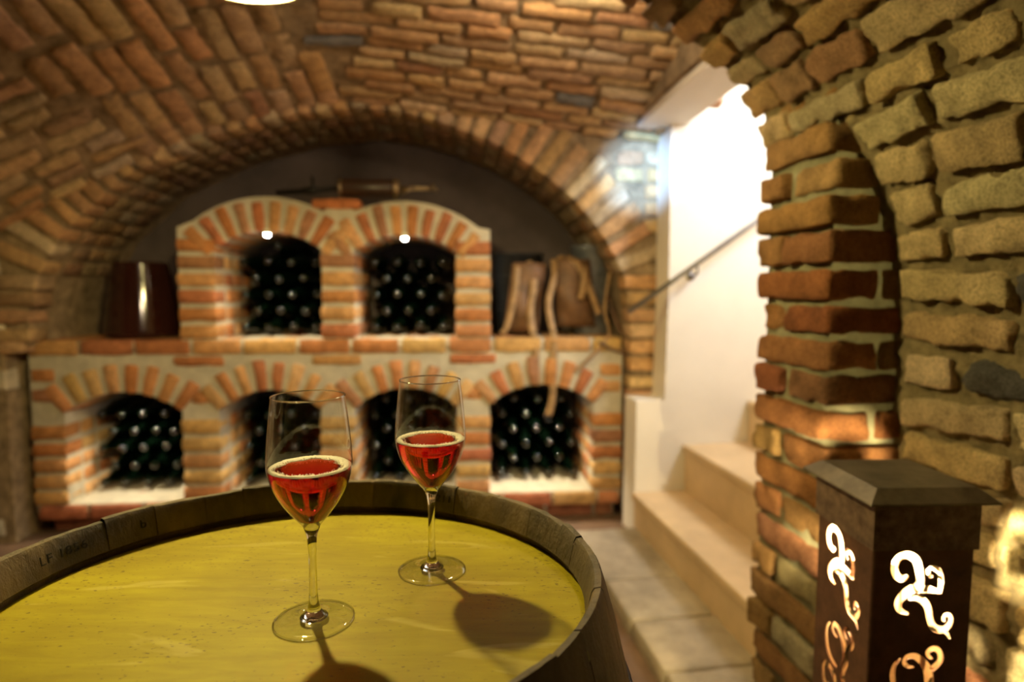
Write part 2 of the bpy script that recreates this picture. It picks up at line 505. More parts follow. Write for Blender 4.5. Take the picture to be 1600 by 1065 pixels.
s = 1.05
while s < arc_len[-1] - .25:
    p, d = on_arch(s)
    nrm = np.array((-d[1], d[0]))             # outwards from the opening
    ln = rng.uniform(.22, .27); th = rng.uniform(.058, .07)
    horizontal = p[1] < 1.35
    if horizontal:
        if p[0] > 0:
            # straight jamb: courses lie flat
            brick(mb, RW(p[0] + .085, WB + .05, p[1]), rd, UP, -rn, .185, th, .15, .01, .003, mat=1, col=pick(WARM))
        else:
            brick(mb, RW(p[0] - .07, WB + .05, p[1]), rd, UP, -rn, rng.uniform(.13, .2), th, .15, .016, .005, mat=1, col=pick(WARM) * .8)
        s += th + rng.uniform(.016, .026); continue
    ax3 = nrm[0] * rd + nrm[1] * UP; ay3 = d[0] * rd + d[1] * UP
    cc = p + nrm * (ln / 2 - .012)
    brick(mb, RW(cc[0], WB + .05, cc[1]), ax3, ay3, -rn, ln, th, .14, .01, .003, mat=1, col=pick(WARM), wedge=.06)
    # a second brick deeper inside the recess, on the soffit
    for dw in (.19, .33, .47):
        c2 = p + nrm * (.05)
        brick(mb, RW(c2[0], WB + dw + .03, c2[1]), ax3, ay3, -rn, .13, th, .125, .01, .004, mat=1, col=pick(WARM) * .55)  # toned down to stand in for the shade under the arch
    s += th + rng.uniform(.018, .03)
for zz in np.arange(1.40, 1.98, .085):
    for uu, wv in ((1.005, .11), (.87, .14)):
        if min(math.dist((uu, zz), p) for p in arch_d) > .285 - (uu > .95) * .06:
            brick(mb, RW(uu + rng.uniform(-.01, .01), WB + .05, zz), rd, UP, -rn, wv, .066, .14, .01, .003, mat=1, col=pick(WARM))
# rubble left of the arch
for zz in np.arange(.1, 2.0, .115):
    uu = -3.3
    while uu < -2.0:
        wv = rng.uniform(.12, .3); hv = rng.uniform(.07, .11)
        lim = -2.13 if zz < 1.2 else -2.13 + (zz - 1.2) * .55 - .1
        if uu + wv < lim:
            brick(mb, RW(uu + wv / 2, WB + .03, zz + rng.uniform(-.02, .02)), rd, UP, -rn, wv, hv, .10, .03, .007, (3, 1, 1), 2,
                  np.array((.64, .55, .40)) * rng.uniform(.75, 1.15))
        uu += wv + rng.uniform(.02, .05)
o = mb.build('wall_back', [M['mortar_vault'], M['brick'], M['stone_wall']]); smooth_by_angle(o, 50); tag(o, kind='structure')
# plaster at the back of the recess
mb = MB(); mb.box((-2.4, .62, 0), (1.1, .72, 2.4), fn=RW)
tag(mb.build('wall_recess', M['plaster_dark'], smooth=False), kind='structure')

# ---- vaulted ceiling of the room --------------------------------------------
ZU = [(-4.2, .9), (-3.0, 1.15), (-2.5, 1.32), (-2.15, 1.52), (-1.9, 1.66), (-1.577, 1.84), (-1.187, 2.015), (-.824, 2.115), (-.488, 2.16), (-.2, 2.13), (.1, 2.09), (.45, 2.05), (1.1, 1.985), (2.0, 1.93)]


def zwall(u):
    for (a, za), (b, zb) in zip(ZU, ZU[1:]):
        if a <= u <= b: return za + (zb - za) * (u - a) / (b - a)
    return ZU[0][1] if u < ZU[0][0] else ZU[-1][1]


def zwall_s(u): return sum(zwall(u + d) for d in (-.12, -.06, 0, .06, .12)) / 5


def ceil_z(u, q):                             # q: distance from the back wall towards the viewer
    s_ = sin(pi / 2 * min(1, max(0, q) / 2.0))
    zt = 2.46 - .05 * (u + .3) ** 2 if u < -.3 else 2.46 - .03 * (u + .3) ** 2
    return zwall_s(u) * (1 - s_) + zt * s_


def CE(u, q, dz=0.):
    return RW(u, WB - q, ceil_z(u, q) + dz)


def ceil_frame(u, q):
    e = .02
    tu = CE(u + e, q) - CE(u - e, q); tq = CE(u, q + e) - CE(u, q - e)
    tu /= np.linalg.norm(tu); tq /= np.linalg.norm(tq)
    n_ = np.cross(tu, tq); n_ /= np.linalg.norm(n_)
    if n_[2] > 0: n_ = -n_
    return tu, tq, n_


def region(u, q):
    """A: courses along the wall; B: courses running towards the viewer"""
    if u > -.50 - .28 * q: return 'A'
    if u < -1.52 - .15 * q and q < .75: return 'A'
    return 'B'


mb = MB()


def mort_c(u, q):
    p = CE(u, q); k = .004 + .010 * nz(p, 14) + .008 * nz(p, 40)
    return p + UP * k


grid(mb, mort_c, fr(-3.2, 1.02, 150), fr(-.02, 2.6, 100), 0)
# region A
q = .03
while q < 1.35:
    th = rng.uniform(.05, .068)
    for lo, hi in ((-3.0, -1.3), (-.95, 1.0)):
        u = lo + rng.uniform(-.1, 0)
        while u < hi:
            ln = rng.uniform(.15, .29)
            if region(u + ln / 2, q) == 'A' and region(u + ln * .2, q) == 'A':
                tu, tq, nn = ceil_frame(u + ln / 2, q)
                a_, b_ = rot(tu, tq, rng.uniform(-.03, .03))
                col = pick(WARM) if rng.random() > .06 else np.array((.22, .21, .20))
                brick(mb, CE(u + ln / 2, q) + nn * rng.uniform(-.026, -.008), a_, b_, nn, ln, th * rng.uniform(.85, 1.05), .06, .010, .002, (5, 2, 1), 1, col, erode=.006)
            u += ln + rng.uniform(.012, .03)
    q += th + rng.uniform(.010, .02)
# region B
u = -2.3
while u < -.4:
    th = rng.uniform(.075, .095)
    q = -.02 + rng.uniform(-.2, 0)
    while q < 1.7:
        ln = rng.uniform(.17, .29)
        if q + ln > .02 and region(u, max(0, q + ln / 2)) == 'B':
            qq = max(q + ln / 2, .02)
            tu, tq, nn = ceil_frame(u, qq)
            a_, b_ = rot(tq, tu, rng.uniform(-.05, .05))
            brick(mb, CE(u, qq) + nn * rng.uniform(-.026, -.008), a_, b_, nn, ln, th * rng.uniform(.85, 1.02), .06, .012, .003, (5, 2, 1), 1, pick(WARM), erode=.007)
        q += ln + rng.uniform(.015, .035)
    u += th + rng.uniform(.014, .024)
o = mb.build('ceiling', [M['mortar_vault'], M['brick']], fixn=False); tag(o, kind='structure')

# left wall and the wall behind the viewer, out of frame
mb = MB(); mb.box((-3.4, -2.6, 0), (-3.2, 4.0, 2.6)); tag(mb.build('wall_left', M['mortar_vault'], smooth=False), kind='structure')
mb = MB(); mb.box((-3.4, -2.8, 0), (2.0, -2.6, 2.6)); tag(mb.build('wall_front', M['mortar_vault'], smooth=False), kind='structure')

# ---- near right: rough wall that curves over into the near vault, and the brick pier ----
PROF = [(1.10, 0.), (1.085, .5), (1.075, 1.0), (1.062, 1.27), (1.03, 1.40), (.975, 1.52), (.915, 1.62), (.885, 1.70), (.82, 1.775), (.747, 1.822), (.658, 1.88), (.53, 1.965),
        (.40, 2.03), (.2, 2.105), (0, 2.15), (-.3, 2.19), (-.7, 2.19), (-1.2, 2.12), (-1.8, 1.9), (-2.4, 1.5)]
pl = [0]
for a, b in zip(PROF, PROF[1:]): pl.append(pl[-1] + math.dist(a, b))


def prof_at(s):
    s = max(0, min(pl[-1], s))
    for i in range(len(PROF) - 1):
        if pl[i + 1] >= s:
            k = (s - pl[i]) / (pl[i + 1] - pl[i])
            return np.array(PROF[i]) * (1 - k) + np.array(PROF[i + 1]) * k
    return np.array(PROF[-1])


def prof_s(s): return (prof_at(s - .03) + prof_at(s) + prof_at(s + .03)) / 3


def prof_frame(s):
    d = prof_at(s + .04) - prof_at(s - .04); d /= np.linalg.norm(d)
    up3 = d[0] * tv + d[1] * UP
    n3 = -d[1] * tv + d[0] * UP               # towards the room
    return up3, n3


S_SPR = next(pl[i] for i, p in enumerate(PROF) if p[1] >= 1.62)
NE, NP = 1.54, 1.25                           # far edge of the arch, front of the pier


def SW(s, n, off=0.):
    p = prof_s(s); up3, n3 = prof_frame(s)
    return TN(p[0], n, p[1]) + n3 * off


mb = MB()


def mort_r(s, n):
    p = SW(s, n)
    off = -.006 + .012 * nz(p, 16) + .009 * nz(p, 45) + .006 * nz(p, 110)
    return SW(s, n, off)


grid(mb, mort_r, fr(0, S_SPR, 200), fr(NP + .05, .45, 100), 0)
grid(mb, mort_r, fr(S_SPR, S_SPR + .95, 120), fr(NE - .015, .35, 140), 0)
grid(mb, lambda s_, n: SW(s_, n, -.02), fr(S_SPR + .95, pl[-1], 20), fr(NE - .015, -2.6, 8), 0)
grid(mb, lambda s_, n: SW(s_, n, -.02), fr(0, S_SPR + .95, 20), fr(.12, -2.6, 8), 0)
# thickness of the vault over the far edge
grid(mb, lambda s_, k: SW(s_, NE - .015 - .0 * k, -.02 - k), fr(S_SPR, pl[-1], 40), [0, .5], 0)
s = .03
row = 0
while s < S_SPR + 1.0:
    th = rng.uniform(.062, .078)
    n_hi = NE + rng.uniform(-.012, .014) if s > S_SPR - .02 else NP - .03
    n = n_hi
    first = s > S_SPR - .02
    up3, n3 = prof_frame(s + th / 2)
    while n > .15:
        ln = rng.choice([.12, .13, .17, .24, .25, .26]) * rng.uniform(.92, 1.05)
        if first and row % 2: ln = .12
        rubble = s < S_SPR - .25 and rng.random() < .16
        p = SW(s + th / 2, n - ln / 2)
        if not (rubble and rng.random() < .2):
            a_, b_ = rot(-nv, up3, rng.uniform(-.035, .035))
            zz = p[2]
            if rubble:
                col = np.array(rng.choice([(.30, .25, .15), (.13, .12, .11), (.36, .28, .16)])) * rng.uniform(.85, 1.1)
            elif s > S_SPR - .05 and n > 1.2: col = pick(WARM)
            else: col = pick(SAND)
            brick(mb, p + n3 * rng.uniform(-.030, -.016), a_, b_, n3, ln, th * rng.uniform(.85, 1.05), .075,
                  .010 if not rubble else .03, .0012 if not rubble else .006, (12, 5, 3), 1, col, shear=rng.uniform(-.05, .05), erode=.009)
        n -= ln + rng.uniform(.012, .03)
        first = False
    s += th + rng.uniform(.012, .026)
    row += 1
# the pier: flat courses, worn corner
z = .07
row = 0
while z < 1.64:
    th = rng.uniform(.062, .07)
    j = lambda a=.006: rng.uniform(-a, a)
    tl = .9 + (.0 if z < 1.3 else -.004)
    if row % 2 == 0:
        segs = [(NP, NP + .285)]
    else:
        k = rng.uniform(.155, .185)
        segs = [(NP, NP + k), (NP + k + .014, NP + .285)]
    for i, (a, b) in enumerate(segs):
        w_ = .125 if row % 2 == 0 else .24
        out_ = rng.uniform(-.010, .012)
        far = rng.uniform(-.012, .012)
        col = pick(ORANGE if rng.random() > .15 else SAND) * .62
        a2, b2 = rot(tv, nv, rng.uniform(-.03, .03))
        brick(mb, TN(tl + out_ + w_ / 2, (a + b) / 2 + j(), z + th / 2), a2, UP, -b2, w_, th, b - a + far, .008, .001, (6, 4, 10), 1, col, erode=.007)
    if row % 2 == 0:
        brick(mb, TN(tl + .20, NP + .06 + j(.01), z + th / 2), tv, UP, -nv, .12, th, .12, .008, .001, (6, 4, 4), 1, pick(ORANGE) * .55, erode=.007)  # front brick coloured darker to deepen the shade on the pier front
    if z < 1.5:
        brick(mb, TN(tl + .31, NP + .07 + j(.01), z + th / 2), tv, UP, -nv, .10, th, .12, .008, .001, (6, 4, 4), 1, pick(ORANGE) * .5, erode=.007)  # darker again towards the wall, shade put into the colour
    z += th + rng.uniform(.012, .018)
    row += 1
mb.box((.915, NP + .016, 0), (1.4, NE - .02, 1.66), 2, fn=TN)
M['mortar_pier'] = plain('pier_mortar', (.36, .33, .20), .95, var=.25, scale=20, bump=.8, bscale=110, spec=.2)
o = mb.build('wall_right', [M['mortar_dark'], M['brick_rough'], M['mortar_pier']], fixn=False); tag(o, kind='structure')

# ---- stairwell ---------------------------------------------------------------
NB = 2.87
mb = MB()
P, F = plate([(1.045, 0), (1.05, .70), (1.195, .70), (1.205, 1.2), (1.20, 2.6), (1.2, 4.2), (4.2, 4.2), (4.2, 0)], [], NB, NB + .17, lambda a, w, z_: TN(a, w, z_))
mb.add(P, F)
o = mb.build('wall_stair', M['plaster_white'], smooth=False)
md = o.modifiers.new('round', 'BEVEL'); md.width = .02; md.segments = 3; md.limit_method = 'ANGLE'
tag(o, kind='structure')
mb = MB(); mb.box((1.12, NE + .0, 0), (4.2, NE - .12, 4.2), fn=TN); tag(mb.build('wall_stair_near', M['plaster_white'], smooth=False), kind='structure')
# lintel over the opening
mb = MB()
low = [(2.95, 2.03), (2.7, 2.045), (2.45, 2.06), (2.2, 2.065), (1.95, 2.05), (1.7, 2.0), (1.5, 1.93)]
for (n0, z0), (n1, z1) in zip(low, low[1:]):
    P = [TN(t, n_, z_) for n_, z_ in ((n0, z0), (n1, z1)) for t, z_ in ((1.06, z_), (1.28, z_), (1.28, 2.75), (1.06, 2.75))]
    mb.add(P, [(0, 1, 5, 4), (1, 2, 6, 5), (3, 0, 4, 7), (0, 3, 2, 1), (4, 5, 6, 7), (2, 3, 7, 6)])
    P = [TN(t, n_, z_) for n_, z_ in ((n0, z0), (n1, z1)) for t, z_ in ((1.035, z_ + .035), (1.07, z_ + .035), (1.07, 2.7), (1.035, 2.7))]
    mb.add(P, [(0, 1, 5, 4), (1, 2, 6, 5), (3, 0, 4, 7), (0, 3, 2, 1), (4, 5, 6, 7), (2, 3, 7, 6)], 1)
o = mb.build('trim_1', [M['plaster_white'], M['mortar_vault']]); smooth_by_angle(o, 40); tag(o, kind='structure')
# stair ceiling, sloping with the flight
mb = MB(); mb.box((0, NE - .1, 0), (1, NB + .1, .1), fn=lambda a, n_, z_: TN(1.28 + a * 3, n_, 2.55 + a * 1.55 + z_))
tag(mb.build('ceiling_stair', M['plaster_white'], smooth=False), kind='structure')
mb = MB(); mb.box((4.2, NE - .2, 0), (4.3, NB + .2, 4.3), fn=TN); tag(mb.build('wall_stair_end', M['plaster_white'], smooth=False), kind='structure')
# steps
ST = [(1.03, .241), (1.292, .474), (1.628, .686), (1.95, .895), (2.26, 1.10), (2.57, 1.305), (2.88, 1.51), (3.19, 1.715)]
stair = empty('stairs', TN(1.03, 2.2, 0)); tag(stair, kind='structure')
sinv = np.array(stair.location)
for i, (t0, z0) in enumerate(ST):
    t1 = ST[i + 1][0] + .03 if i + 1 < len(ST) else 4.2
    mb = MB()
    mb.box((t0, NE + .002, z0 - .04), (t1, NB - .002, z0), 0, fn=lambda a, b, c: TN(a, b, c) - sinv)
    mb.box((t0 + .012, NE + .002, (ST[i - 1][1] if i else 0.0) - .03 if i else 0.0), (t1, NB - .002, z0 - .038), 1, fn=lambda a, b, c: TN(a, b, c) - sinv)
    o = mb.build('step', [M['tread'], M['tread']], stair, smooth=False)
    md = o.modifiers.new('edge', 'BEVEL'); md.width = .008; md.segments = 2; md.limit_method = 'ANGLE'
# worn stone landing in front of the stair
mb = MB()
cuts = [2.865, 2.33, 2.02, 1.72, 1.42, 1.1, .8]
for a, b in zip(cuts, cuts[1:]):
    e = rng.uniform(-.012, .012)
    brick(mb, TN(.74 + .16 + e, (a + b) / 2, .018), -nv, tv, UP, a - b - .006, .34, .10, .014, .002, (6, 5, 2), 0, (1, 1, 1))
tag(mb.build('trim_2', M['slab']), kind='structure')

# ================================================================== WINE RACK
LZ0, LZ1 = .92, .992
LOW = [(-1.973, -1.407, .632, .733), (-1.225, -.72, .632, .735), (-.55, -.019, .635, .738), (.15, .705, .64, .746)]
UPP = [(-1.222, -.70, 1.446, 1.539), (-.541, -.02, 1.44, 1.525)]
UL, UR, U0, U1 = -2.125, .86, -1.397, .155
rack = empty('wine_rack', RW(-.6, 0, 0))
tag(rack, 'built-in brick wine rack with four low arches and two upper arches under the vault', 'wine rack')
rinv = np.array(rack.location)


def RR(u, w, z): return RW(u, w, z) - rinv


def cell_hole(u0, u1, zs, zt, zb):
    a, *_ = arch_curve(u0, u1, zs, zt)
    return [(u0, zb), (u0, zs)] + a[1:-1] + [(u1, zs), (u1, zb)]


def arch_ring(mb, u0, u1, zs, zt, rl, n, full=False):
    pts, c, R, a = arch_curve(u0, u1, zs, zt)
    ext = a + (.14 if full else .03)
    for i in range(n):
        th = -ext + 2 * ext * (i + .5) / n
        rad = np.array((sin(th), cos(th)))
        ln = rl * rng.uniform(.9, 1.06)
        p = np.array(c) + rad * (R + ln / 2 - .004)
        ax3 = rad[0] * rd + rad[1] * UP; ay3 = rad[1] * rd - rad[0] * UP
        w_ = 2 * ext * (R + ln / 2) / n * rng.uniform(.58, .68)
        brick(mb, RR(p[0], .05, p[1]), ax3, ay3, -rn, ln, w_, .125, .012, .0022, (2, 2, 1), 1, pick(ORANGE), wedge=.12)
        for dw in (.19, .32):                 # next voussoirs inside the barrel of the niche
            p2 = np.array(c) + rad * (R + .05)
            brick(mb, RR(p2[0], dw, p2[1]), ax3, ay3, -rn, .108, w_, .12, .010, .002, (2, 2, 1), 1, pick(ORANGE))


def column(mb, u0, u1, z0, z1, left=True, right=True):
    z = z0
    while z < z1 - .03:
        th = rng.uniform(.062, .07)
        w_ = (u1 - u0)
        off = rng.uniform(-.004, .004)
        brick(mb, RR((u0 + u1) / 2 + off, .055, z + th / 2), rd, UP, -rn, w_ + .012, th, .135, .014, .0022, (2, 2, 1), 1, pick(ORANGE))
        for side, on in ((u0, left), (u1, right)):
            if not on: continue
            s_ = 1 if side == u0 else -1
            for dw in (.195, .325, .455):
                brick(mb, RR(side + s_ * .045, dw + rng.uniform(-.01, .01), z + th / 2), rn, UP, -rd * s_, .118, th, .10 + rng.uniform(0, .006), .012, .002, (2, 2, 1), 1, pick(ORANGE))
        z += th + rng.uniform(.018, .024)


# lower tier
mb = MB()
P, F = plate([(UL, .12), (UL, LZ0 + .005), (UR, LZ0 + .005), (UR, .12)], [cell_hole(*c, .163) for c in LOW], .004, .60, RR)
mb.add(P, F, 0)
bounds = [UL] + [x for c in LOW for x in c[:2]] + [UR]
for i in range(0, len(bounds), 2):
    column(mb, bounds[i], bounds[i + 1], .168, .60, i > 0, i < len(bounds) - 2)
for c in LOW: arch_ring(mb, *c, .15, 8)
# fillers between the arches
for (a, b, z_, l_) in ((UL, LOW[0][0], .72, .13), (LOW[3][1] + .02, UR, .73, .13), (LOW[3][1] + .03, UR, .82, .10), (UL, LOW[0][0] - .03, .82, .12)):
    brick(mb, RR((a + b) / 2, .055, z_), rd, UP, -rn, (b - a) * .9, .062, .125, .012, .002, (2, 2, 1), 1, pick(ORANGE))
for i in range(3):
    um = (LOW[i][1] + LOW[i + 1][0]) / 2
    brick(mb, RR(um, .055, .885), rd, UP, -rn, .25, .055, .125, .02, .002, (3, 2, 1), 1, pick(ORANGE), wedge=0)
    brick(mb, RR(um, .055, .70), UP, rd, -rn, .07, .075, .125, .02, .002, (2, 2, 1), 1, pick(ORANGE), wedge=-.6)
o = mb.build('lower_tier', [M['mortar'], M['brick']], rack); smooth_by_angle(o, 50)
# sill course and plinth
mb = MB()
mb.box((UL + .02, .012, .088), (UR - .01, .60, .158), 0, fn=RR)
u = UL
while u < UR - .05:
    ln = min(rng.uniform(.24, .27), UR - u)
    for dw in (0, .13, .26, .39):
        brick(mb, RR(u + ln / 2, .05 + dw, .125), rd, UP, -rn, ln - .012, .07, .12, .012, .002, (3, 1, 2), 1, pick([(.44, .15, .065), (.50, .21, .09), (.40, .13, .06), (.52, .30, .14)]))
    u += ln
o = mb.build('sill', [M['mortar'], M['brick']], rack)
mb = MB()
mb.box((UL + .04, .075, 0), (UR - .02, .60, .09), 0, fn=RR)
u = UL + .03
while u < UR - .05:
    ln = min(rng.uniform(.24, .27), UR - .02 - u)
    brick(mb, RR(u + ln / 2, .10, .042), rd, UP, -rn, ln - .012, .075, .08, .01, .002, (3, 1, 1), 1, pick([(.30, .11, .06), (.34, .15, .08)]))
    u += ln
mb.build('plinth', [M['mortar'], M['brick']], rack)
# ledge course
mb = MB()
mb.box((UL + .012, .006, LZ0), (UR - .006, .60, LZ1 - .004), 0, fn=RR)
u = UL
while u < UR - .05:
    ln = min(rng.uniform(.235, .275), UR - u)
    for dw in (0, .13, .26, .39):
        brick(mb, RR(u + ln / 2, .052 + dw, (LZ0 + LZ1) / 2), rd, UP, -rn, ln - .016, LZ1 - LZ0, .12, .010, .002, (3, 1, 2), 1, pick(ORANGE))
    u += ln
mb.build('ledge', [M['mortar'], M['brick']], rack)
# upper tier, its top following the two arches
top = []
_, c1, R1, a1 = arch_curve(*UPP[0]); _, c2, R2, a2 = arch_curve(*UPP[1])
RO = .168
zc_ = 1.553
pts = []
for i in range(25):
    th = -1.0 + 2.0 * i / 24
    pts.append((c1[0] + (R1 + RO) * sin(th), c1[1] + (R1 + RO) * cos(th)))
pts1 = [p for p in pts if p[0] > U0 + .03 and p[0] < -.66]
pts2 = []
for i in range(25):
    th = -1.0 + 2.0 * i / 24
    pts2.append((c2[0] + (R2 + RO) * sin(th), c2[1] + (R2 + RO) * cos(th)))
pts2 = [p for p in pts2 if p[0] < U1 - .03 and p[0] > -.56]
top = [(U0, zc_)] + [p for p in pts1 if p[1] > zc_] + [(-.62, 1.70)] + [p for p in pts2 if p[1] > zc_] + [(U1, zc_)]
mb = MB()
P, F = plate([(U0, LZ1 - .004)] + top + [(U1, LZ1 - .004)], [cell_hole(*c, LZ1) for c in UPP], .004, .60, RR)
mb.add(P, F, 0)
bu = [U0, UPP[0][0], UPP[0][1], UPP[1][0], UPP[1][1], U1]
for i in range(0, 6, 2): column(mb, bu[i], bu[i + 1], LZ1 + .008, 1.43 if i == 2 else 1.54, i > 0, i < 4)
for c in UPP: arch_ring(mb, *c, .158, 10, True)
brick(mb, RR(-.62, .055, 1.675), rd, UP, -rn, .25, .055, .125, .02, .002, (3, 2, 1), 1, (.55, .19, .07))
brick(mb, RR(-.62, .055, 1.50), UP, rd, -rn, .09, .10, .125, .02, .002, (2, 2, 1), 1, pick(ORANGE), wedge=-.7)
o = mb.build('upper_tier', [M['mortar'], M['brick']], rack); smooth_by_angle(o, 50)

# ---- niche spotlights ---------------------------------------------------------
cells = [('upper left', UPP[0], LZ1), ('upper right', UPP[1], LZ1), ('lower leftmost', LOW[0], .163), ('lower second', LOW[1], .163), ('lower third', LOW[2], .163), ('lower rightmost', LOW[3], .163)]
spot_power = {'upper left': 2.6, 'upper right': 2.6, 'lower leftmost': 3.2, 'lower second': 1.5, 'lower third': 1.3, 'lower rightmost': 3.8}
for nm, (u0, u1, zs, zt), zb in cells:
    um = (u0 + u1) / 2
    dw = .0 if 'upper' in nm else .06
    fx = empty('niche_spotlight', RW(um, dw, zt - .004 if 'upper' in nm else zt + .018))
    tag(fx, f'small round white spotlight under the crown of the {nm} rack arch', 'spotlight', 'niche spotlights')
    b = MB(); b.lathe([(0, .01), (.017, .01), (.019, .004), (.019, -.012), (.0165, -.014), (.015, -.011), (.0148, -.009)], 20)
    b.build('housing', M['cream_enamel'], fx)
    b = MB(); b.lathe([(0, -.026), (.007, -.0245), (.012, -.0195), (.0148, -.0105)], 20); b.build('lens', M['led'], fx)
    ld = bpy.data.lights.new('spot', 'SPOT'); ld.energy = spot_power[nm] * 4; ld.color = (1, .86, .62); ld.spot_size = radians(105); ld.spot_blend = .8; ld.shadow_soft_size = .012
    lo = bpy.data.objects.new('spot', ld); link(lo)
    lo.location = Vector(RW(um, dw - .002, zt - (.034 if 'upper' in nm else .012))); lo.rotation_euler = (radians(4), 0, A_R)

# ---- bottles -------------------------------------------------------------------
bprof = [(0, .028), (.018, .022), (.030, .004), (.036, 0), (.0405, .006), (.041, .02), (.041, .15), (.0395, .172), (.034, .195), (.026, .222), (.0195, .245), (.0155, .270), (.0148, .288), (.0175, .290), (.0178, .299), (.0150, .301), (.0142, .307), (0, .308)]
bprof = [(r_ * 1.27, z_ * 1.26) for r_, z_ in bprof]
bm_ = MB(); bm_.lathe(bprof, 28)
bme = bm_.mesh('wine_bottle'); bme.materials.append(M['glass_bottle']); bme.polygons.foreach_set('use_smooth', [True] * len(bme.polygons))
_b = bmesh.new(); _b.from_mesh(bme); bmesh.ops.recalc_face_normals(_b, faces=_b.faces); _b.to_mesh(bme); _b.free()
ORD = ['first', 'second', 'third', 'fourth', 'fifth', 'sixth', 'seventh', 'eighth']
ROWS = ['bottom', 'second', 'third', 'fourth', 'fifth', 'sixth', 'seventh', 'eighth', 'ninth']
for nm, (u0, u1, zs, zt), zb in cells:
    _, c, R, a = arch_curve(u0, u1, zs, zt)
    d = .1075; n0 = int((u1 - u0 - .028) / d); gap = (u1 - u0 - .028 - n0 * d) / max(1, n0)
    zr = zb + .0535; r_ = 0
    pitch = d + gap
    rowh = math.sqrt(max(.0025, .1065 ** 2 - (pitch / 2) ** 2))
    while zr < zt - .054:
        cnt = n0 if r_ % 2 == 0 else n0 - 1
        st = u0 + .014 + pitch / 2 + (0 if r_ % 2 == 0 else pitch / 2)
        k_ = 0
        for i in range(cnt):
            ub = st + i * pitch
            if math.hypot(ub - c[0], zr - c[1]) > R - .054 and zr > zs - .04: continue
            o = bpy.data.objects.new('wine_bottle', bme); link(o)
            o.location = Vector(RW(ub + rng.uniform(-.0015, .0015), (.585 if 'lower' in nm else .59) - rng.uniform(0, .03), zr))
            o.rotation_euler = (radians(90) + rng.uniform(-.012, .012), 0, A_R + rng.uniform(-.015, .015))
            tag(o, f'dark green wine bottle, {ORD[k_]} from left in the {ROWS[r_]} row of the {nm} niche', 'bottle', f'bottles in the {nm} niche')
            k_ += 1
        zr += rowh; r_ += 1

# ---- things on the ledge and on the rack top -----------------------------------
jug = empty('stoneware_crock', RW(-1.70, .26, LZ1))
tag(jug, 'tall dark brown glazed stoneware crock tapering upwards, left end of the brick ledge', 'crock')
b = MB(); b.lathe([(0, 0), (.178, 0), (.187, .01), (.184, .04), (.166, .17), (.147, .30), (.132, .385), (.1315, .395), (.126, .397), (.122, .39), (.135, .30), (.17, .05), (0, .03)], 40)
b.build('body', M['glaze'], jug)


def hod(u, w, h, r0, r1, mat, label, name='grape_hod'):
    e = empty(name, RW(u, w, LZ1), A_R); tag(e, label, 'hod', None)
    b = MB(); b.lathe([(0, 0), (r0 * .96, 0), (r0, .01), (r1 * .99, h - .012), (r1 * 1.03, h - .008), (r1 * 1.03, h), (r1 * .97, h), (r1 * .95, h - .01), (r0 * .93, .02), (0, .015)], 36, sx=1., sy=.62)
    b.build('vessel', mat, e)
    for zz in (.3, .72):
        b = MB(); rr = r0 + (r1 - r0) * zz
        b.lathe([(rr * 1.0, h * zz - .008), (rr * 1.025, h * zz - .006), (rr * 1.025, h * zz + .006), (rr * 1.0, h * zz + .008)], 36, sx=1., sy=.62)
        b.build('band', mat, e)
    return e


def vpts(lst): return [Vector(p) for p in lst]


def sm(lst, n=5):
    """smooth a polyline"""
    P = [Vector(p) for p in lst]; out = []
    for i in range(len(P) - 1):
        p0, p1, p2, p3 = P[max(0, i - 1)], P[i], P[i + 1], P[min(len(P) - 1, i + 2)]
        for k in range(n):
            t = k / n
            out.append(.5 * ((2 * p1) + (p2 - p0) * t + (2 * p0 - 5 * p1 + 4 * p2 - p3) * t * t + (3 * p1 - p0 - 3 * p2 + p3) * t ** 3))
    return out + [P[-1]]


h1 = hod(.325, .27, .455, .125, .145, M['black_tin'], 'blackened tin carrying hod with leather pad and straps beside the upper arches')
h2 = hod(.745, .27, .50, .098, .118, M['zinc'], 'tall grey zinc carrying hod with crossed thin straps, right end of the ledge')


def pad(e, x0, x1, z0, z1, y, mat, bulge=.03, lean=0.):
    b = MB()
    us_, vs_ = fr(0, 1, 8), fr(0, 1, 10)
    def f(k):
        def g(a, c):
            x = x0 + (x1 - x0) * a + lean * (1 - c); z_ = z0 + (z1 - z0) * c
            return np.array((x, y - bulge * sin(pi * a) * (.4 + .6 * sin(pi * c)) + k + .012 * sin(9 * c + 4 * a), z_))
        return g
    grid(b, f(0), us_, vs_); grid(b, f(.014), us_, vs_)
    n1, n2 = 9, 11
    ring = [i * n2 for i in range(n1)] + [(n1 - 1) * n2 + j for j in range(1, n2)] + [i * n2 + n2 - 1 for i in range(n1 - 2, -1, -1)] + [j for j in range(n2 - 2, 0, -1)]
    b.f += [(a, bq, bq + n1 * n2, a + n1 * n2) for a, bq in zip(ring, ring[1:] + ring[:1])]; b.m += [0] * len(ring)
    return b.build('leather_pad', mat, e)


def strap(e, pts, w, mat, side=(1, 0, 0), t=.005, name='strap'):
    b = MB(); b.ribbon(sm(pts), w, t, side); return b.build(name, mat, e)


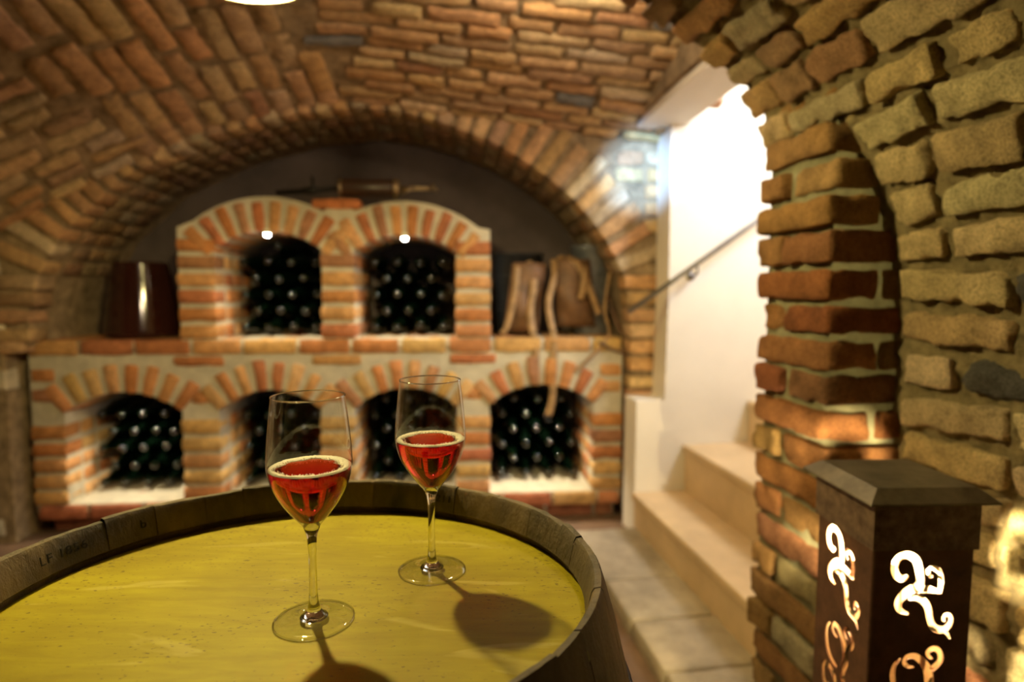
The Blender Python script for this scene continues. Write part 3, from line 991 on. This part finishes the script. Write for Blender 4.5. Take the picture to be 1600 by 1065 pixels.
pad(h1, -.04, .15, .02, .40, -.10, M['leather_dark'], .04, -.05)
strap(h1, [(.0, -.06, .42), (-.015, -.115, .36), (-.03, -.13, .22), (-.07, -.14, .06), (-.10, -.135, .012)], .035, M['leather'])
strap(h1, [(.05, -.08, .41), (.075, -.13, .3), (.055, -.15, .15), (.06, -.20, .03), (.062, -.266, .006), (.065, -.273, -.03), (.07, -.275, -.16), (.075, -.276, -.25)], .04, M['leather'])
strap(h1, [(.19, -.09, .42), (.185, -.14, .32), (.15, -.17, .18), (.165, -.21, .05), (.165, -.266, .008), (.165, -.275, -.03), (.163, -.277, -.2), (.155, -.279, -.34), (.135, -.277, -.42)], .036, M['leather'])
b = MB(); b.tube([(.122, -.279, -.415), (.15, -.279, -.42), (.147, -.279, -.445), (.12, -.279, -.44), (.122, -.279, -.415)], .004, 6); b.build('buckle', M['iron'], h1)
pad(h2, -.235, -.03, .05, .42, -.095, M['leather_dark'], .05, .03)
strap(h2, [(-.21, -.07, .41), (-.17, -.10, .435), (-.11, -.13, .40), (-.06, -.15, .30), (-.01, -.15, .18), (.01, -.155, .12)], .034, M['leather'])
strap(h2, [(-.08, -.08, .41), (-.07, -.14, .36), (-.075, -.16, .28), (-.09, -.16, .2)], .038, M['leather'])
strap(h2, [(.09, -.09, .39), (.065, -.14, .30), (.04, -.17, .15), (.05, -.23, .04), (.03, -.278, .0), (-.02, -.283, -.06), (-.10, -.285, -.14), (-.14, -.285, -.175)], .018, M['leather'])
strap(h2, [(.07, -.12, .22), (.09, -.16, .12), (.12, -.22, .03), (.14, -.278, .0), (.155, -.284, -.06), (.15, -.285, -.085), (.05, -.286, -.06), (-.02, -.286, -.02)], .016, M['leather_dark'])

pump = empty('hand_sprayer', RW(-.40, .07, 1.715), A_R)
tag(pump, 'old hand sprayer with dark cylinder and brass end lying on the rack top', 'sprayer')
X = Matrix.Rotation(radians(90), 4, 'Y')
b = MB(); b.lathe([(0, 0), (.044, 0), (.046, .005), (.046, .27), (.044, .275), (0, .275)], 28, M=Matrix.Translation((-.21, 0, .05)) @ X); b.build('cylinder', M['dark_wood'], pump)
b = MB(); b.lathe([(.046, 0), (.05, 0), (.05, .018), (.030, .03), (.012, .035), (0, .035)], 24, M=Matrix.Translation((.062, 0, .05)) @ X); b.build('end_cap', M['brass'], pump)
b = MB(); b.lathe([(.046, 0), (.049, 0), (.049, .016), (.046, .016)], 24, M=Matrix.Translation((-.214, 0, .05)) @ X); b.build('ring', M['brass'], pump)
b = MB(); b.tube([(.095, 0, .05), (.27, 0, .055)], .011, 10); b.tube([(.262, 0, .05), (.277, 0, .06)], .024, 12); b.build('nozzle', M['brass'], pump)
b = MB(); b.tube([(.10, -.02, .022), (.16, -.03, .05)], .009, 8); b.build('lever', M['brass'], pump)
b = MB(); b.tube([(-.21, 0, .05), (-.36, 0, .032), (-.53, 0, .022)], [.012, .014, .012], 10); b.tube([(-.42, 0, .03), (-.36, 0, .034), (-.30, 0, .04)], [.012, .024, .012], 10); b.build('plunger_rod', M['iron'], pump)
b = MB(); b.tube([(-.345, 0, .03), (-.35, 0, .105)], .008, 8); b.build('handle', M['iron'], pump)

# ---- handrail --------------------------------------------------------------------
hr = empty('handrail', TN(.975, 2.79, 1.14)); hinv = np.array(hr.location)
tag(hr, 'thin grey steel handrail climbing the white stairwell wall', 'handrail')
b = MB(); b.tube([TN(.973, 2.79, 1.137) - hinv, TN(1.66, 2.79, 1.607) - hinv, TN(2.6, 2.79, 2.25) - hinv], .0115, 12)
b.build('rail', M['steel_rail'], hr)
for tt in (1.315, 2.3):
    zz = 1.137 + (tt - .973) * .684
    b = MB(); b.tube([TN(tt, 2.79, zz) - hinv, TN(tt, 2.795, zz - .05) - hinv, TN(tt, 2.83, zz - .06) - hinv, TN(tt, 2.868, zz - .06) - hinv], .006, 8)
    b.lathe([(0, 0), (.022, 0), (.022, .006), (0, .006)], 16, M=Matrix.Translation(Vector(TN(tt, 2.868, zz - .06) - hinv)) @ Matrix.Rotation(A_T, 4, 'Z') @ Matrix.Rotation(radians(90), 4, 'X'))
    b.build('bracket', M['steel_rail'], hr)

# ================================================================== BARREL
BX, BY = -.2185, .6008
EX, EY = .3086, .280
HEADZ, TOPZ = ZC - .318, ZC - .273
bar = empty('wine_barrel', (BX, BY, 0)); tag(bar, 'old oak wine barrel with yellow head standing upright, two glasses on it', 'barrel')
NSEG = 620
rx = EY / EX


def ring_pts(prof, seg=NSEG, stave=True):
    b = MB(); b.lathe([(r * EX, z_) for r, z_ in prof], seg, sx=1., sy=rx); return b


H = TOPZ
outer = []
for i in range(21):
    z_ = H * i / 20
    k = 1 - ((z_ - H / 2) / (H / 2)) ** 2
    outer.append((1.0 + .215 * k, z_))
prof = outer[:-1] + [(1.0, TOPZ - .004), (.992, TOPZ)] + [(.974, TOPZ - .001), (.966, TOPZ - .005), (.950, TOPZ - .028), (.945, TOPZ - .036), (.965, HEADZ + .004), (.965, HEADZ - .02), (.95, HEADZ - .05)]
# irregular stave ends and joints: every stave its own strip with a hairline joint
ns = 30
cuts_a = [2 * pi * (i + rng.uniform(-.22, .22)) / ns for i in range(ns)]
b = MB()
for i in range(ns):
    a0, a1 = cuts_a[i] + .0012, (cuts_a[(i + 1) % ns] + (2 * pi if i == ns - 1 else 0)) - .0012
    up_ = rng.uniform(-.0018, .0012); tilt_ = rng.uniform(-.0008, .0008); inn = rng.uniform(-.0012, .0008); na = 16
    tcol = np.array((1, 1, 1)) * rng.uniform(.75, 1.2)
    V = []; np_ = len(prof)
    for k in range(na + 1):
        a = a0 + (a1 - a0) * k / na
        for r_, z_ in prof:
            rr_ = r_ * EX
            if z_ > TOPZ - .04:
                w_ = min(1, (z_ - TOPZ + .04) / .03)
                z_ = z_ + w_ * (up_ + tilt_ * (2 * k / na - 1) + .0011 * noise.noise(Vector((cos(a) * 18, sin(a) * 18, r_ * 40))))
                if r_ < .98: rr_ += inn
            V.append((rr_ * cos(a), rr_ * rx * sin(a), z_))
    F = [(k * np_ + m_, (k + 1) * np_ + m_, (k + 1) * np_ + m_ + 1, k * np_ + m_ + 1) for k in range(na) for m_ in range(np_ - 1)]
    b.add(V, F, 0, tcol)


def stave_mat():
    m = plain('aged_oak_staves', (.15, .10, .045), .55, var=.5, scale=13, bump=.5, bscale=60, stretch=(1, 1, .5), col2=(.022, .015, .008))
    nt = m.node_tree; p = next(n for n in nt.nodes if n.type == 'BSDF_PRINCIPLED')
    src = p.inputs['Base Color'].links[0].from_socket
    a = N(nt, 'ShaderNodeAttribute'); a.attribute_name = 'tint'
    mx = N(nt, 'ShaderNodeMix', data_type='RGBA', blend_type='MULTIPLY'); mx.inputs[0].default_value = 1.
    L(nt, src, mx.inputs[6]); L(nt, a.outputs['Color'], mx.inputs[7]); L(nt, mx.outputs[2], p.inputs['Base Color'])
    return m


o = b.build('staves', stave_mat(), bar, fixn=False); smooth_by_angle(o, 40)
# head of boards
b = MB(); b.lathe([(0, HEADZ), (EX * .3, HEADZ), (EX * .6, HEADZ), (EX * .93, HEADZ), (EX * .966, HEADZ - .002), (EX * .966, HEADZ - .02), (0, HEADZ - .02)], 96, sx=1., sy=rx)
b.build('head', M['head'], bar, smooth=False)
for z0, z1 in ((.79, .845), (.62, .665), (.30, .345), (.06, .115)):
    b = MB(); pr = []
    for z_ in (z0, z1):
        k = 1 - ((z_ - H / 2) / (H / 2)) ** 2; pr.append(1.0 + .215 * k)
    b.lathe([(pr[0] * EX + .0002, z0), (pr[0] * EX + .003, z0), (pr[1] * EX + .003, z1), (pr[1] * EX + .0002, z1)], 96, sx=1., sy=rx)
    b.lathe([(EX * pr[0] + .005, (z0 + z1) / 2 - .004), (EX * pr[0] + .007, (z0 + z1) / 2), (EX * pr[0] + .005, (z0 + z1) / 2 + .004)], 6, sx=.02, sy=.02, M=Matrix.Translation((0, -EY * pr[0] - .003, 0)))
    b.build('hoop', M['hoop'], bar)


def chime_text(txt, px_ang, zmid, size, tilt=0.):
    """letters stamped into the inside of the chime, read from the middle of the barrel"""
    cu = bpy.data.curves.new('tmp', 'FONT'); cu.body = txt; cu.size = size; cu.extrude = .0006; cu.align_x = 'CENTER'; cu.align_y = 'CENTER'; cu.space_character = 1.12
    ob = bpy.data.objects.new('tmp', cu); COL.objects.link(ob)
    dg = bpy.context.evaluated_depsgraph_get(); dg.update()
    me = bpy.data.meshes.new_from_object(ob.evaluated_get(dg))
    bpy.data.objects.remove(ob); bpy.data.curves.remove(cu)
    # wall of the chime: from .950 at TOPZ-.028 to .966 at TOPZ-.005
    for v in me.vertices:
        x, y, z_ = v.co
        zz = zmid + y * .82
        k = .950 + (.966 - .950) * (zz - (TOPZ - .028)) / .023
        a = px_ang - x / (EX * .955)
        r_ = EX * k - .0006 + z_ * .5
        v.co = (r_ * cos(a), r_ * rx * sin(a), zz)
    me.name = 'stamped_lettering'
    o = mesh_obj('stamped_lettering', me, M['ink'], bar, smooth=False)
    return o


def ang_of(x, y): return math.atan2((y - BY) / rx, x - BX)


chime_text('LF 1856', ang_of(-.494, .666), TOPZ - .019, .017)
chime_text('b', ang_of(-.449, .742), TOPZ - .018, .017)
chime_text('211', ang_of(-.087, .862), TOPZ - .018, .016)

# ================================================================== GLASSES
GH = .22


def wine_glass(x, y, label, rz, level):
    g = empty('wine_glass', (x, y, HEADZ + .0002), rz); tag(g, label, 'wine glass', 'wine glasses on the barrel')
    sm_ = sm([(r, 0, z_) for r, z_ in ((.0040, .076), (.0052, .086), (.0085, .0945), (.0155, .103), (.0262, .1175), (.0345, .133), (.0388, .149), (.0393, .160), (.0383, .176), (.0362, .197), (.0336, .2195))], 5)
    outer = [(p.x, p.z) for p in sm_]
    inner = [(0, .0975)] + [(r_ - .0007, z_) for r_, z_ in outer if z_ > .0990]
    inner[1] = (max(.004, inner[1][0] - .006), inner[1][1])
    b = MB(); b.lathe(outer, 64)
    b.build('bowl', M['thin'], g)
    b = MB(); rr0 = outer[-1][0]
    b.lathe([(rr0 + .0007 * cos(2 * pi * k / 12), .2197 + .0007 * sin(2 * pi * k / 12)) for k in range(13)], 64); b.build('rim', M['glass'], g)
    b = MB(); b.lathe([(0, .0022), (.0075, .0022), (.0135, .0036), (.0125, .0048), (.0085, .0078), (.0062, .0115), (.0047, .018), (.0039, .028), (.0036, .05), (.0037, .066), (.0041, .076), (.0052, .0855), (.0082, .0942), (.0070, .0962), (.004, .0970), (0, .0972)], 32); b.build('stem', M['glass'], g)
    b = MB(); b.lathe([(.0378, .0004), (.0370, .0014), (.030, .0018), (.020, .0024), (.0125, .0040)], 64)
    ft = b.build('foot', M['thin'], g)
    b = MB(); b.lathe([(.0376 + .0008 * cos(2 * pi * k / 12), .0010 + .0008 * sin(2 * pi * k / 12)) for k in range(13)], 64); b.build('foot_rim', M['glass'], g)
    # wine: slightly overlapping the inside of the bowl
    ws = [p for p in inner if p[1] < level]
    def rin(z_):
        for (r0, z0), (r1, z1) in zip(inner, inner[1:]):
            if z0 <= z_ <= z1: return r0 + (r1 - r0) * (z_ - z0) / max(1e-9, z1 - z0)
        return .0328
    rl = rin(level)
    wp = [(0, .0976)] + [(max(0, r - .0001), z_) for r, z_ in ws[1:]] + [(rl - .0001, level), (rl - .0015, level - .0003), (rl * .6, level - .0004), (0, level - .0004)]
    b = MB(); b.lathe(wp, 64); w_ = b.build('wine', M['wine'], g); w_['label'] = 'salmon pink rose wine'
    # foam ring of tiny bubbles
    b = MB(); seg = 120; V = []; F = []
    kk = 7
    for i in range(seg):
        a = 2 * pi * i / seg
        wd = .0085 + .0032 * sin(a + rz) + .0012 * sin(3 * a + rz * 3) + .0012 * sin(7 * a + 1) + rng.uniform(-.0006, .0006)
        for j_ in range(kk):
            f = j_ / (kk - 1); r_ = rl - .0004 - wd * f
            hh = .0019 * math.sqrt(max(0, 1 - (2 * f - 1) ** 2)) * (1 - .3 * f) + rng.uniform(-.0003, .0003) * (0 < j_ < kk - 1)
            V.append((r_ * cos(a), r_ * sin(a), level + hh))
    for i in range(seg):
        i2 = (i + 1) % seg
        for j_ in range(kk - 1): F.append((i * kk + j_, i2 * kk + j_, i2 * kk + j_ + 1, i * kk + j_ + 1))
    b.add(V, F)
    # loose beads along the inner edge
    T, FF = _template(1, 1, 1)
    Tn = T / np.linalg.norm(T, axis=1, keepdims=True)
    for _ in range(420):
        a = rng.uniform(0, 2 * pi); wd = .0085 + .0032 * sin(a + rz) + .0012 * sin(3 * a + rz * 3) + .0012 * sin(7 * a + 1)
        r_ = rl - .001 - wd * rng.uniform(.1, 1.25); rr = rng.uniform(.0004, .0009)
        b.add(Tn * rr + np.array((r_ * cos(a), r_ * sin(a), level + rr * .4 + .0008)), FF)
    fo = b.build('foam', M['foam'], w_)
    return g


wine_glass(-.1923, .5737, 'left and nearer of two glasses of foamy rose wine on the barrel', 0.3, .1515)
wine_glass(-.0917, .681, 'right and farther of two glasses of foamy rose wine on the barrel', 1.7, .1525)

# ================================================================== LANTERN
LW = .160
lan = empty('lantern', (.559, .92, 0.), radians(1.97)); tag(lan, 'square rusty steel pillar lantern with glowing scroll cut-outs beside the brick pier', 'lantern')
CZ0, CZ1 = .837, .918
# one side panel, scrolls cut through, built in its own plane (s, z)
pw = LW - .006
bm = bmesh.new()
bmesh.ops.create_cube(bm, size=1.)
for v in bm.verts:
    v.co.x = (v.co.x + .5) * pw; v.co.y = (v.co.y + .5) * .0025; v.co.z = .03 + (v.co.z + .5) * (CZ0 + .02 - .03)
pme = bpy.data.meshes.new('panel'); bm.to_mesh(pme); bm.free()
pob = bpy.data.objects.new('panel_tmp', pme); COL.objects.link(pob)


def zz8(X_, Y_):                                # scroll drawing -> panel metres
    px_ = 1340 + X_ / 2.919; py_ = 700 + Y_ / 2.919
    return ((px_ - 1364) / 160 * pw + (py_ - 860) * .00006, CZ0 - .004 - (py_ - 859) / 1000.)


strokes = [
    ([(222, 572), (200, 588), (172, 575), (160, 535), (178, 492), (222, 478), (262, 500), (280, 550), (282, 610), (262, 655)], [14, 30, 34, 32, 32, 34, 38, 38, 40, 34]),
    ([(285, 625), (240, 640), (198, 670), (175, 705), (186, 738), (226, 754)], [30, 46, 40, 34, 26, 8]),
    ([(268, 640), (320, 640), (375, 652), (386, 660)], [30, 34, 22, 6]),
    ([(378, 650), (384, 600), (372, 556), (344, 540), (322, 554), (330, 578), (344, 580)], [20, 26, 26, 24, 20, 16, 8]),
    ([(225, 680), (280, 682), (318, 720), (330, 780), (350, 822), (395, 832), (428, 800), (428, 768), (404, 762), (396, 785), (404, 794)], [20, 32, 34, 32, 34, 34, 24, 20, 18, 14, 8]),
    ([(385, 832), (410, 848), (428, 876)], [24, 18, 6]),
    ([(186, 966), (156, 1000), (146, 1050), (160, 1110), (200, 1150), (250, 1160)], [10, 20, 28, 30, 28, 10]),
    ([(252, 1008), (222, 1006), (204, 986), (218, 960), (256, 958), (294, 986), (318, 1030), (322, 1090), (300, 1150), (310, 1220)], [8, 18, 22, 24, 30, 36, 44, 46, 40, 30]),
    ([(318, 1030), (352, 1010), (380, 976), (374, 936), (342, 922), (318, 942), (330, 966), (344, 968)], [26, 30, 28, 26, 24, 22, 16, 8]),
    ([(306, 1195), (330, 1290), (380, 1330), (420, 1300), (410, 1260), (390, 1270)], [28, 34, 32, 26, 20, 10]),
    ([(316, 1250), (250, 1290), (200, 1350), (220, 1420), (280, 1430), (290, 1390)], [24, 36, 38, 34, 26, 10]),
]
for rep in (0, 560, 1120):
    for pts_, wd_ in strokes:
        if rep and False: continue
        P3 = [(zz8(x, y + rep)[0], 0, zz8(x, y + rep)[1]) for x, y in pts_] if rep == 0 else [(zz8(x, y)[0], 0, zz8(x, y)[1] - rep / 560 * .245) for x, y in pts_]
        if min(p[2] for p in P3) < .06: continue
        C3 = sm(P3, 5)
        W3 = []
        for i in range(len(wd_) - 1): W3 += [wd_[i] + (wd_[i + 1] - wd_[i]) * k / 5 for k in range(5)]
        W3.append(wd_[-1])
        lp = []; rp = []
        for i, p in enumerate(C3):
            d = (C3[min(i + 1, len(C3) - 1)] - C3[max(i - 1, 0)]).normalized(); nn = Vector((-d.z, 0, d.x)); hw = W3[i] / 2.919 / 2000.
            lp.append(p + nn * hw * 1.0 / 1.); rp.append(p - nn * hw)
        n_ = len(C3); V = [];
        for y_ in (-.01, .0125):
            V += [(q_.x, y_, q_.z) for q_ in lp] + [(q_.x, y_, q_.z) for q_ in rp]
        Fq = []
        o_ = 2 * n_
        for i in range(n_ - 1):
            Fq.append((i, i + 1, n_ + i + 1, n_ + i)); Fq.append((o_ + i, o_ + n_ + i, o_ + n_ + i + 1, o_ + i + 1))
            Fq.append((i, o_ + i, o_ + i + 1, i + 1)); Fq.append((n_ + i, n_ + i + 1, o_ + n_ + i + 1, o_ + n_ + i))
        Fq.append((0, n_, o_ + n_, o_)); Fq.append((n_ - 1, o_ + n_ - 1, o_ + 2 * n_ - 1, 2 * n_ - 1))
        cm = bpy.data.meshes.new('cut'); cm.from_pydata(V, [], Fq)
        b2 = bmesh.new(); b2.from_mesh(cm); bmesh.ops.recalc_face_normals(b2, faces=b2.faces); b2.to_mesh(cm); b2.free()
        co = bpy.data.objects.new('cut', cm); COL.objects.link(co)
        md = pob.modifiers.new('cut', 'BOOLEAN'); md.operation = 'DIFFERENCE'; md.solver = 'EXACT'; md.object = co; md.use_self = True
cuts_ = [m_.object for m_ in pob.modifiers]
dg = bpy.context.evaluated_depsgraph_get(); dg.update()
panel_me = bpy.data.meshes.new_from_object(pob.evaluated_get(dg)); panel_me.name = 'side_panel'
bpy.data.objects.remove(pob)
for c in cuts_: bpy.data.objects.remove(c)
panel_me.materials.clear(); panel_me.materials.append(M['rust'])
panel_me.materials.append(plain('lightened_inside', (.62, .47, .32), .6, metal=.1, var=.25, scale=20))  # inner faces coloured paler to strengthen the glow through the cut-outs
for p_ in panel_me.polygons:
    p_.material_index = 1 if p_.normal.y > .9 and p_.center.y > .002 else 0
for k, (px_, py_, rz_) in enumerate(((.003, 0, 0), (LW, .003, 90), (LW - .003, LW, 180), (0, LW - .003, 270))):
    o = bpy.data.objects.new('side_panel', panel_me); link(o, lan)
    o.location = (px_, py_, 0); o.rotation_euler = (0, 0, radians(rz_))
# corner posts, collar, cap, floor plate
for x_, y_ in ((0, 0), (LW - .006, 0), (0, LW - .006), (LW - .006, LW - .006)):
    b = MB(); b.box((x_ + .001, y_ + .001, 0), (x_ + .005, y_ + .005, CZ0 + .03)); b.build('corner_post', M['rust'], lan, smooth=False)
b = MB()
e_ = .004
for lo, hi in (((-e_, -e_, CZ0), (LW + e_, -e_ + .003, CZ1)), ((-e_, LW + e_ - .003, CZ0), (LW + e_, LW + e_, CZ1)), ((-e_, -e_ + .003, CZ0), (-e_ + .003, LW + e_ - .003, CZ1)), ((LW + e_ - .003, -e_ + .003, CZ0), (LW + e_, LW + e_ - .003, CZ1))):
    b.box(lo, hi)
b.build('collar', M['rust_collar'], lan, smooth=False)
b = MB()
o0, o1 = .022, -.001
zb_, zt_ = CZ1 - .002, CZ1 + .017
P = [(-o0, -o0, zb_), (LW + o0, -o0, zb_), (LW + o0, LW + o0, zb_), (-o0, LW + o0, zb_)]
P += [(-o1, -o1, zt_), (LW + o1, -o1, zt_), (LW + o1, LW + o1, zt_), (-o1, LW + o1, zt_)]
P += [(-o0, -o0, zb_ - .003), (LW + o0, -o0, zb_ - .003), (LW + o0, LW + o0, zb_ - .003), (-o0, LW + o0, zb_ - .003)]
b.add(P, [(0, 1, 5, 4), (1, 2, 6, 5), (2, 3, 7, 6), (3, 0, 4, 7), (4, 5, 6, 7), (8, 9, 1, 0), (9, 10, 2, 1), (10, 11, 3, 2), (11, 8, 0, 3), (11, 10, 9, 8)])
o = b.build('cap', M['steel_cap'], lan, smooth=False)
md = o.modifiers.new('b', 'BEVEL'); md.width = .0015; md.segments = 2
b = MB(); b.box((0, 0, 0.0), (LW, LW, .03)); b.build('base_plate', M['rust'], lan, smooth=False)
# bulb on a slim holder
b = MB(); b.lathe([(0, 0), (.03, 0), (.03, .01), (.008, .02), (.008, .715), (.010, .725), (.010, .757), (0, .757)], 20, M=Matrix.Translation((LW / 2, LW / 2, .03)))
b.build('bulb_holder', M['cream_enamel'], lan)
LBR, LBP = .004, 15.
b = MB(); b.lathe([(.0, -.006), (.003, -.005), (LBR, -.002), (LBR, .003), (.003, .006), (0, .007)], 20, M=Matrix.Translation((LW / 2, LW / 2, .80)))
b.build('bulb', M['flame'], lan)
M['flame'].node_tree.nodes['Emission'].inputs['Strength'].default_value = LBP / (4 * pi * pi * LBR ** 2)

# ================================================================== PENDANT LAMP
PX, PY, PZ = -.56, 1.30, 1.884
pen = empty('pendant_lamp', (PX, PY, PZ)); tag(pen, 'glowing round pendant lamp hanging from the vault above the barrel', 'lamp')
b = MB(); b.lathe([(.148, 0), (.146, .012), (.13, .045), (.10, .08), (.06, .105), (.028, .118), (.026, .115), (.058, .101), (.098, .076), (.128, .042), (.143, .011), (.145, 0), (.148, 0)], 48)
b.build('shade', M['opal'], pen)
b = MB(); b.lathe([(.03, .112), (.03, .16), (.02, .175), (.006, .18), (0, .18)], 24); b.build('socket', M['cream_enamel'], pen)
b = MB(); b.tube([(0, 0, .178), (0, 0, .56)], .003, 8); b.build('cord', M['iron'], pen)
PBR, PBP = .026, 46.
b = MB(); b.lathe([(.013, .0), (.0145, .004), (.0145, .07), (0, .07)], 24, M=Matrix.Translation((0, 0, .045))); b.build('bulb_cap', M['cream_enamel'], pen)
pl_ = bpy.data.lights.new('pendant_glow', 'POINT'); pl_.energy = PBP; pl_.color = (1, .80, .32); pl_.shadow_soft_size = PBR
po = bpy.data.objects.new('pendant_glow', pl_); link(po); po.location = (PX, PY, PZ + .015)

# ================================================================== LIGHT
def light(kind, name, loc, energy, col, size=.1, target=None, **kw):
    ld = bpy.data.lights.new(name, kind); ld.energy = energy; ld.color = col
    if kind == 'AREA': ld.size = size
    else: ld.shadow_soft_size = size
    for k, v in kw.items(): setattr(ld, k, v)
    o = bpy.data.objects.new(name, ld); link(o); o.location = Vector([float(c) for c in loc])
    if target is not None:
        o.rotation_euler = (Vector([float(c) for c in target]) - o.location).to_track_quat('-Z', 'Y').to_euler()
    return o


# daylight that falls down the stair from above
light('AREA', 'daylight_stair', TN(2.2, 1.9, 2.55), 14.5, (.82, .9, 1.0), .5, TN(1.5, 2.85, 1.85), spread=radians(120))
light('POINT', 'stair_fill', TN(2.0, 2.0, 1.9), 8, (1, .80, .55), .12)  # added warm fill for steps and lower wall, no fitting built
# added cool spot, no window built, for the blue patch beside the stair
light('SPOT', 'arch_patch_spot', (-1.0, -2.3, 1.50), 4200, (.30, .56, 1.0), .03, RW(.93, WB, 1.84), spot_size=radians(5.0), spot_blend=.9)
light('POINT', 'ceiling_fill', (.15, 1.95, 2.24), 9, (1, .80, .52), .06)  # added point light above the frame to brighten the vault
# added unseen spot to brighten the rack front, kept off the pier
light('SPOT', 'rack_fill_spot', (-.4, .3, 2.03), 34, (1, .76, .50), .05, (-.80, 3.1, 1.0), spot_size=radians(62), spot_blend=.6)

W = bpy.data.worlds.new('world'); SC.world = W; W.use_nodes = True
bg = W.node_tree.nodes.get('Background') or W.node_tree.nodes.new('ShaderNodeBackground')
bg.inputs['Color'].default_value = (.9, .7, .45, 1); bg.inputs['Strength'].default_value = .02

# ================================================================== CAMERA
cd = bpy.data.cameras.new('camera'); cam = bpy.data.objects.new('camera', cd); link(cam)
cd.sensor_width = 36; cd.lens = 960 / 1600 * 36
cam.location = (0, 0, ZC); cam.rotation_euler = (radians(90 - 4.6), 0, 0)
cd.clip_start = .02
cd.dof.use_dof = True; cd.dof.focus_distance = .63; cd.dof.aperture_fstop = 2.8
SC.camera = cam
vs = SC.view_settings
vs.view_transform = 'Standard'; vs.look = 'None'; vs.gamma = 1.; vs.exposure = .68; vs.use_curve_mapping = False
SC.cycles.max_bounces = 14; SC.cycles.transmission_bounces = 14; SC.cycles.transparent_max_bounces = 12; SC.cycles.glossy_bounces = 6; SC.cycles.diffuse_bounces = 4
SC.cycles.use_denoising = True
SC.cycles.sample_clamp_indirect = 6.
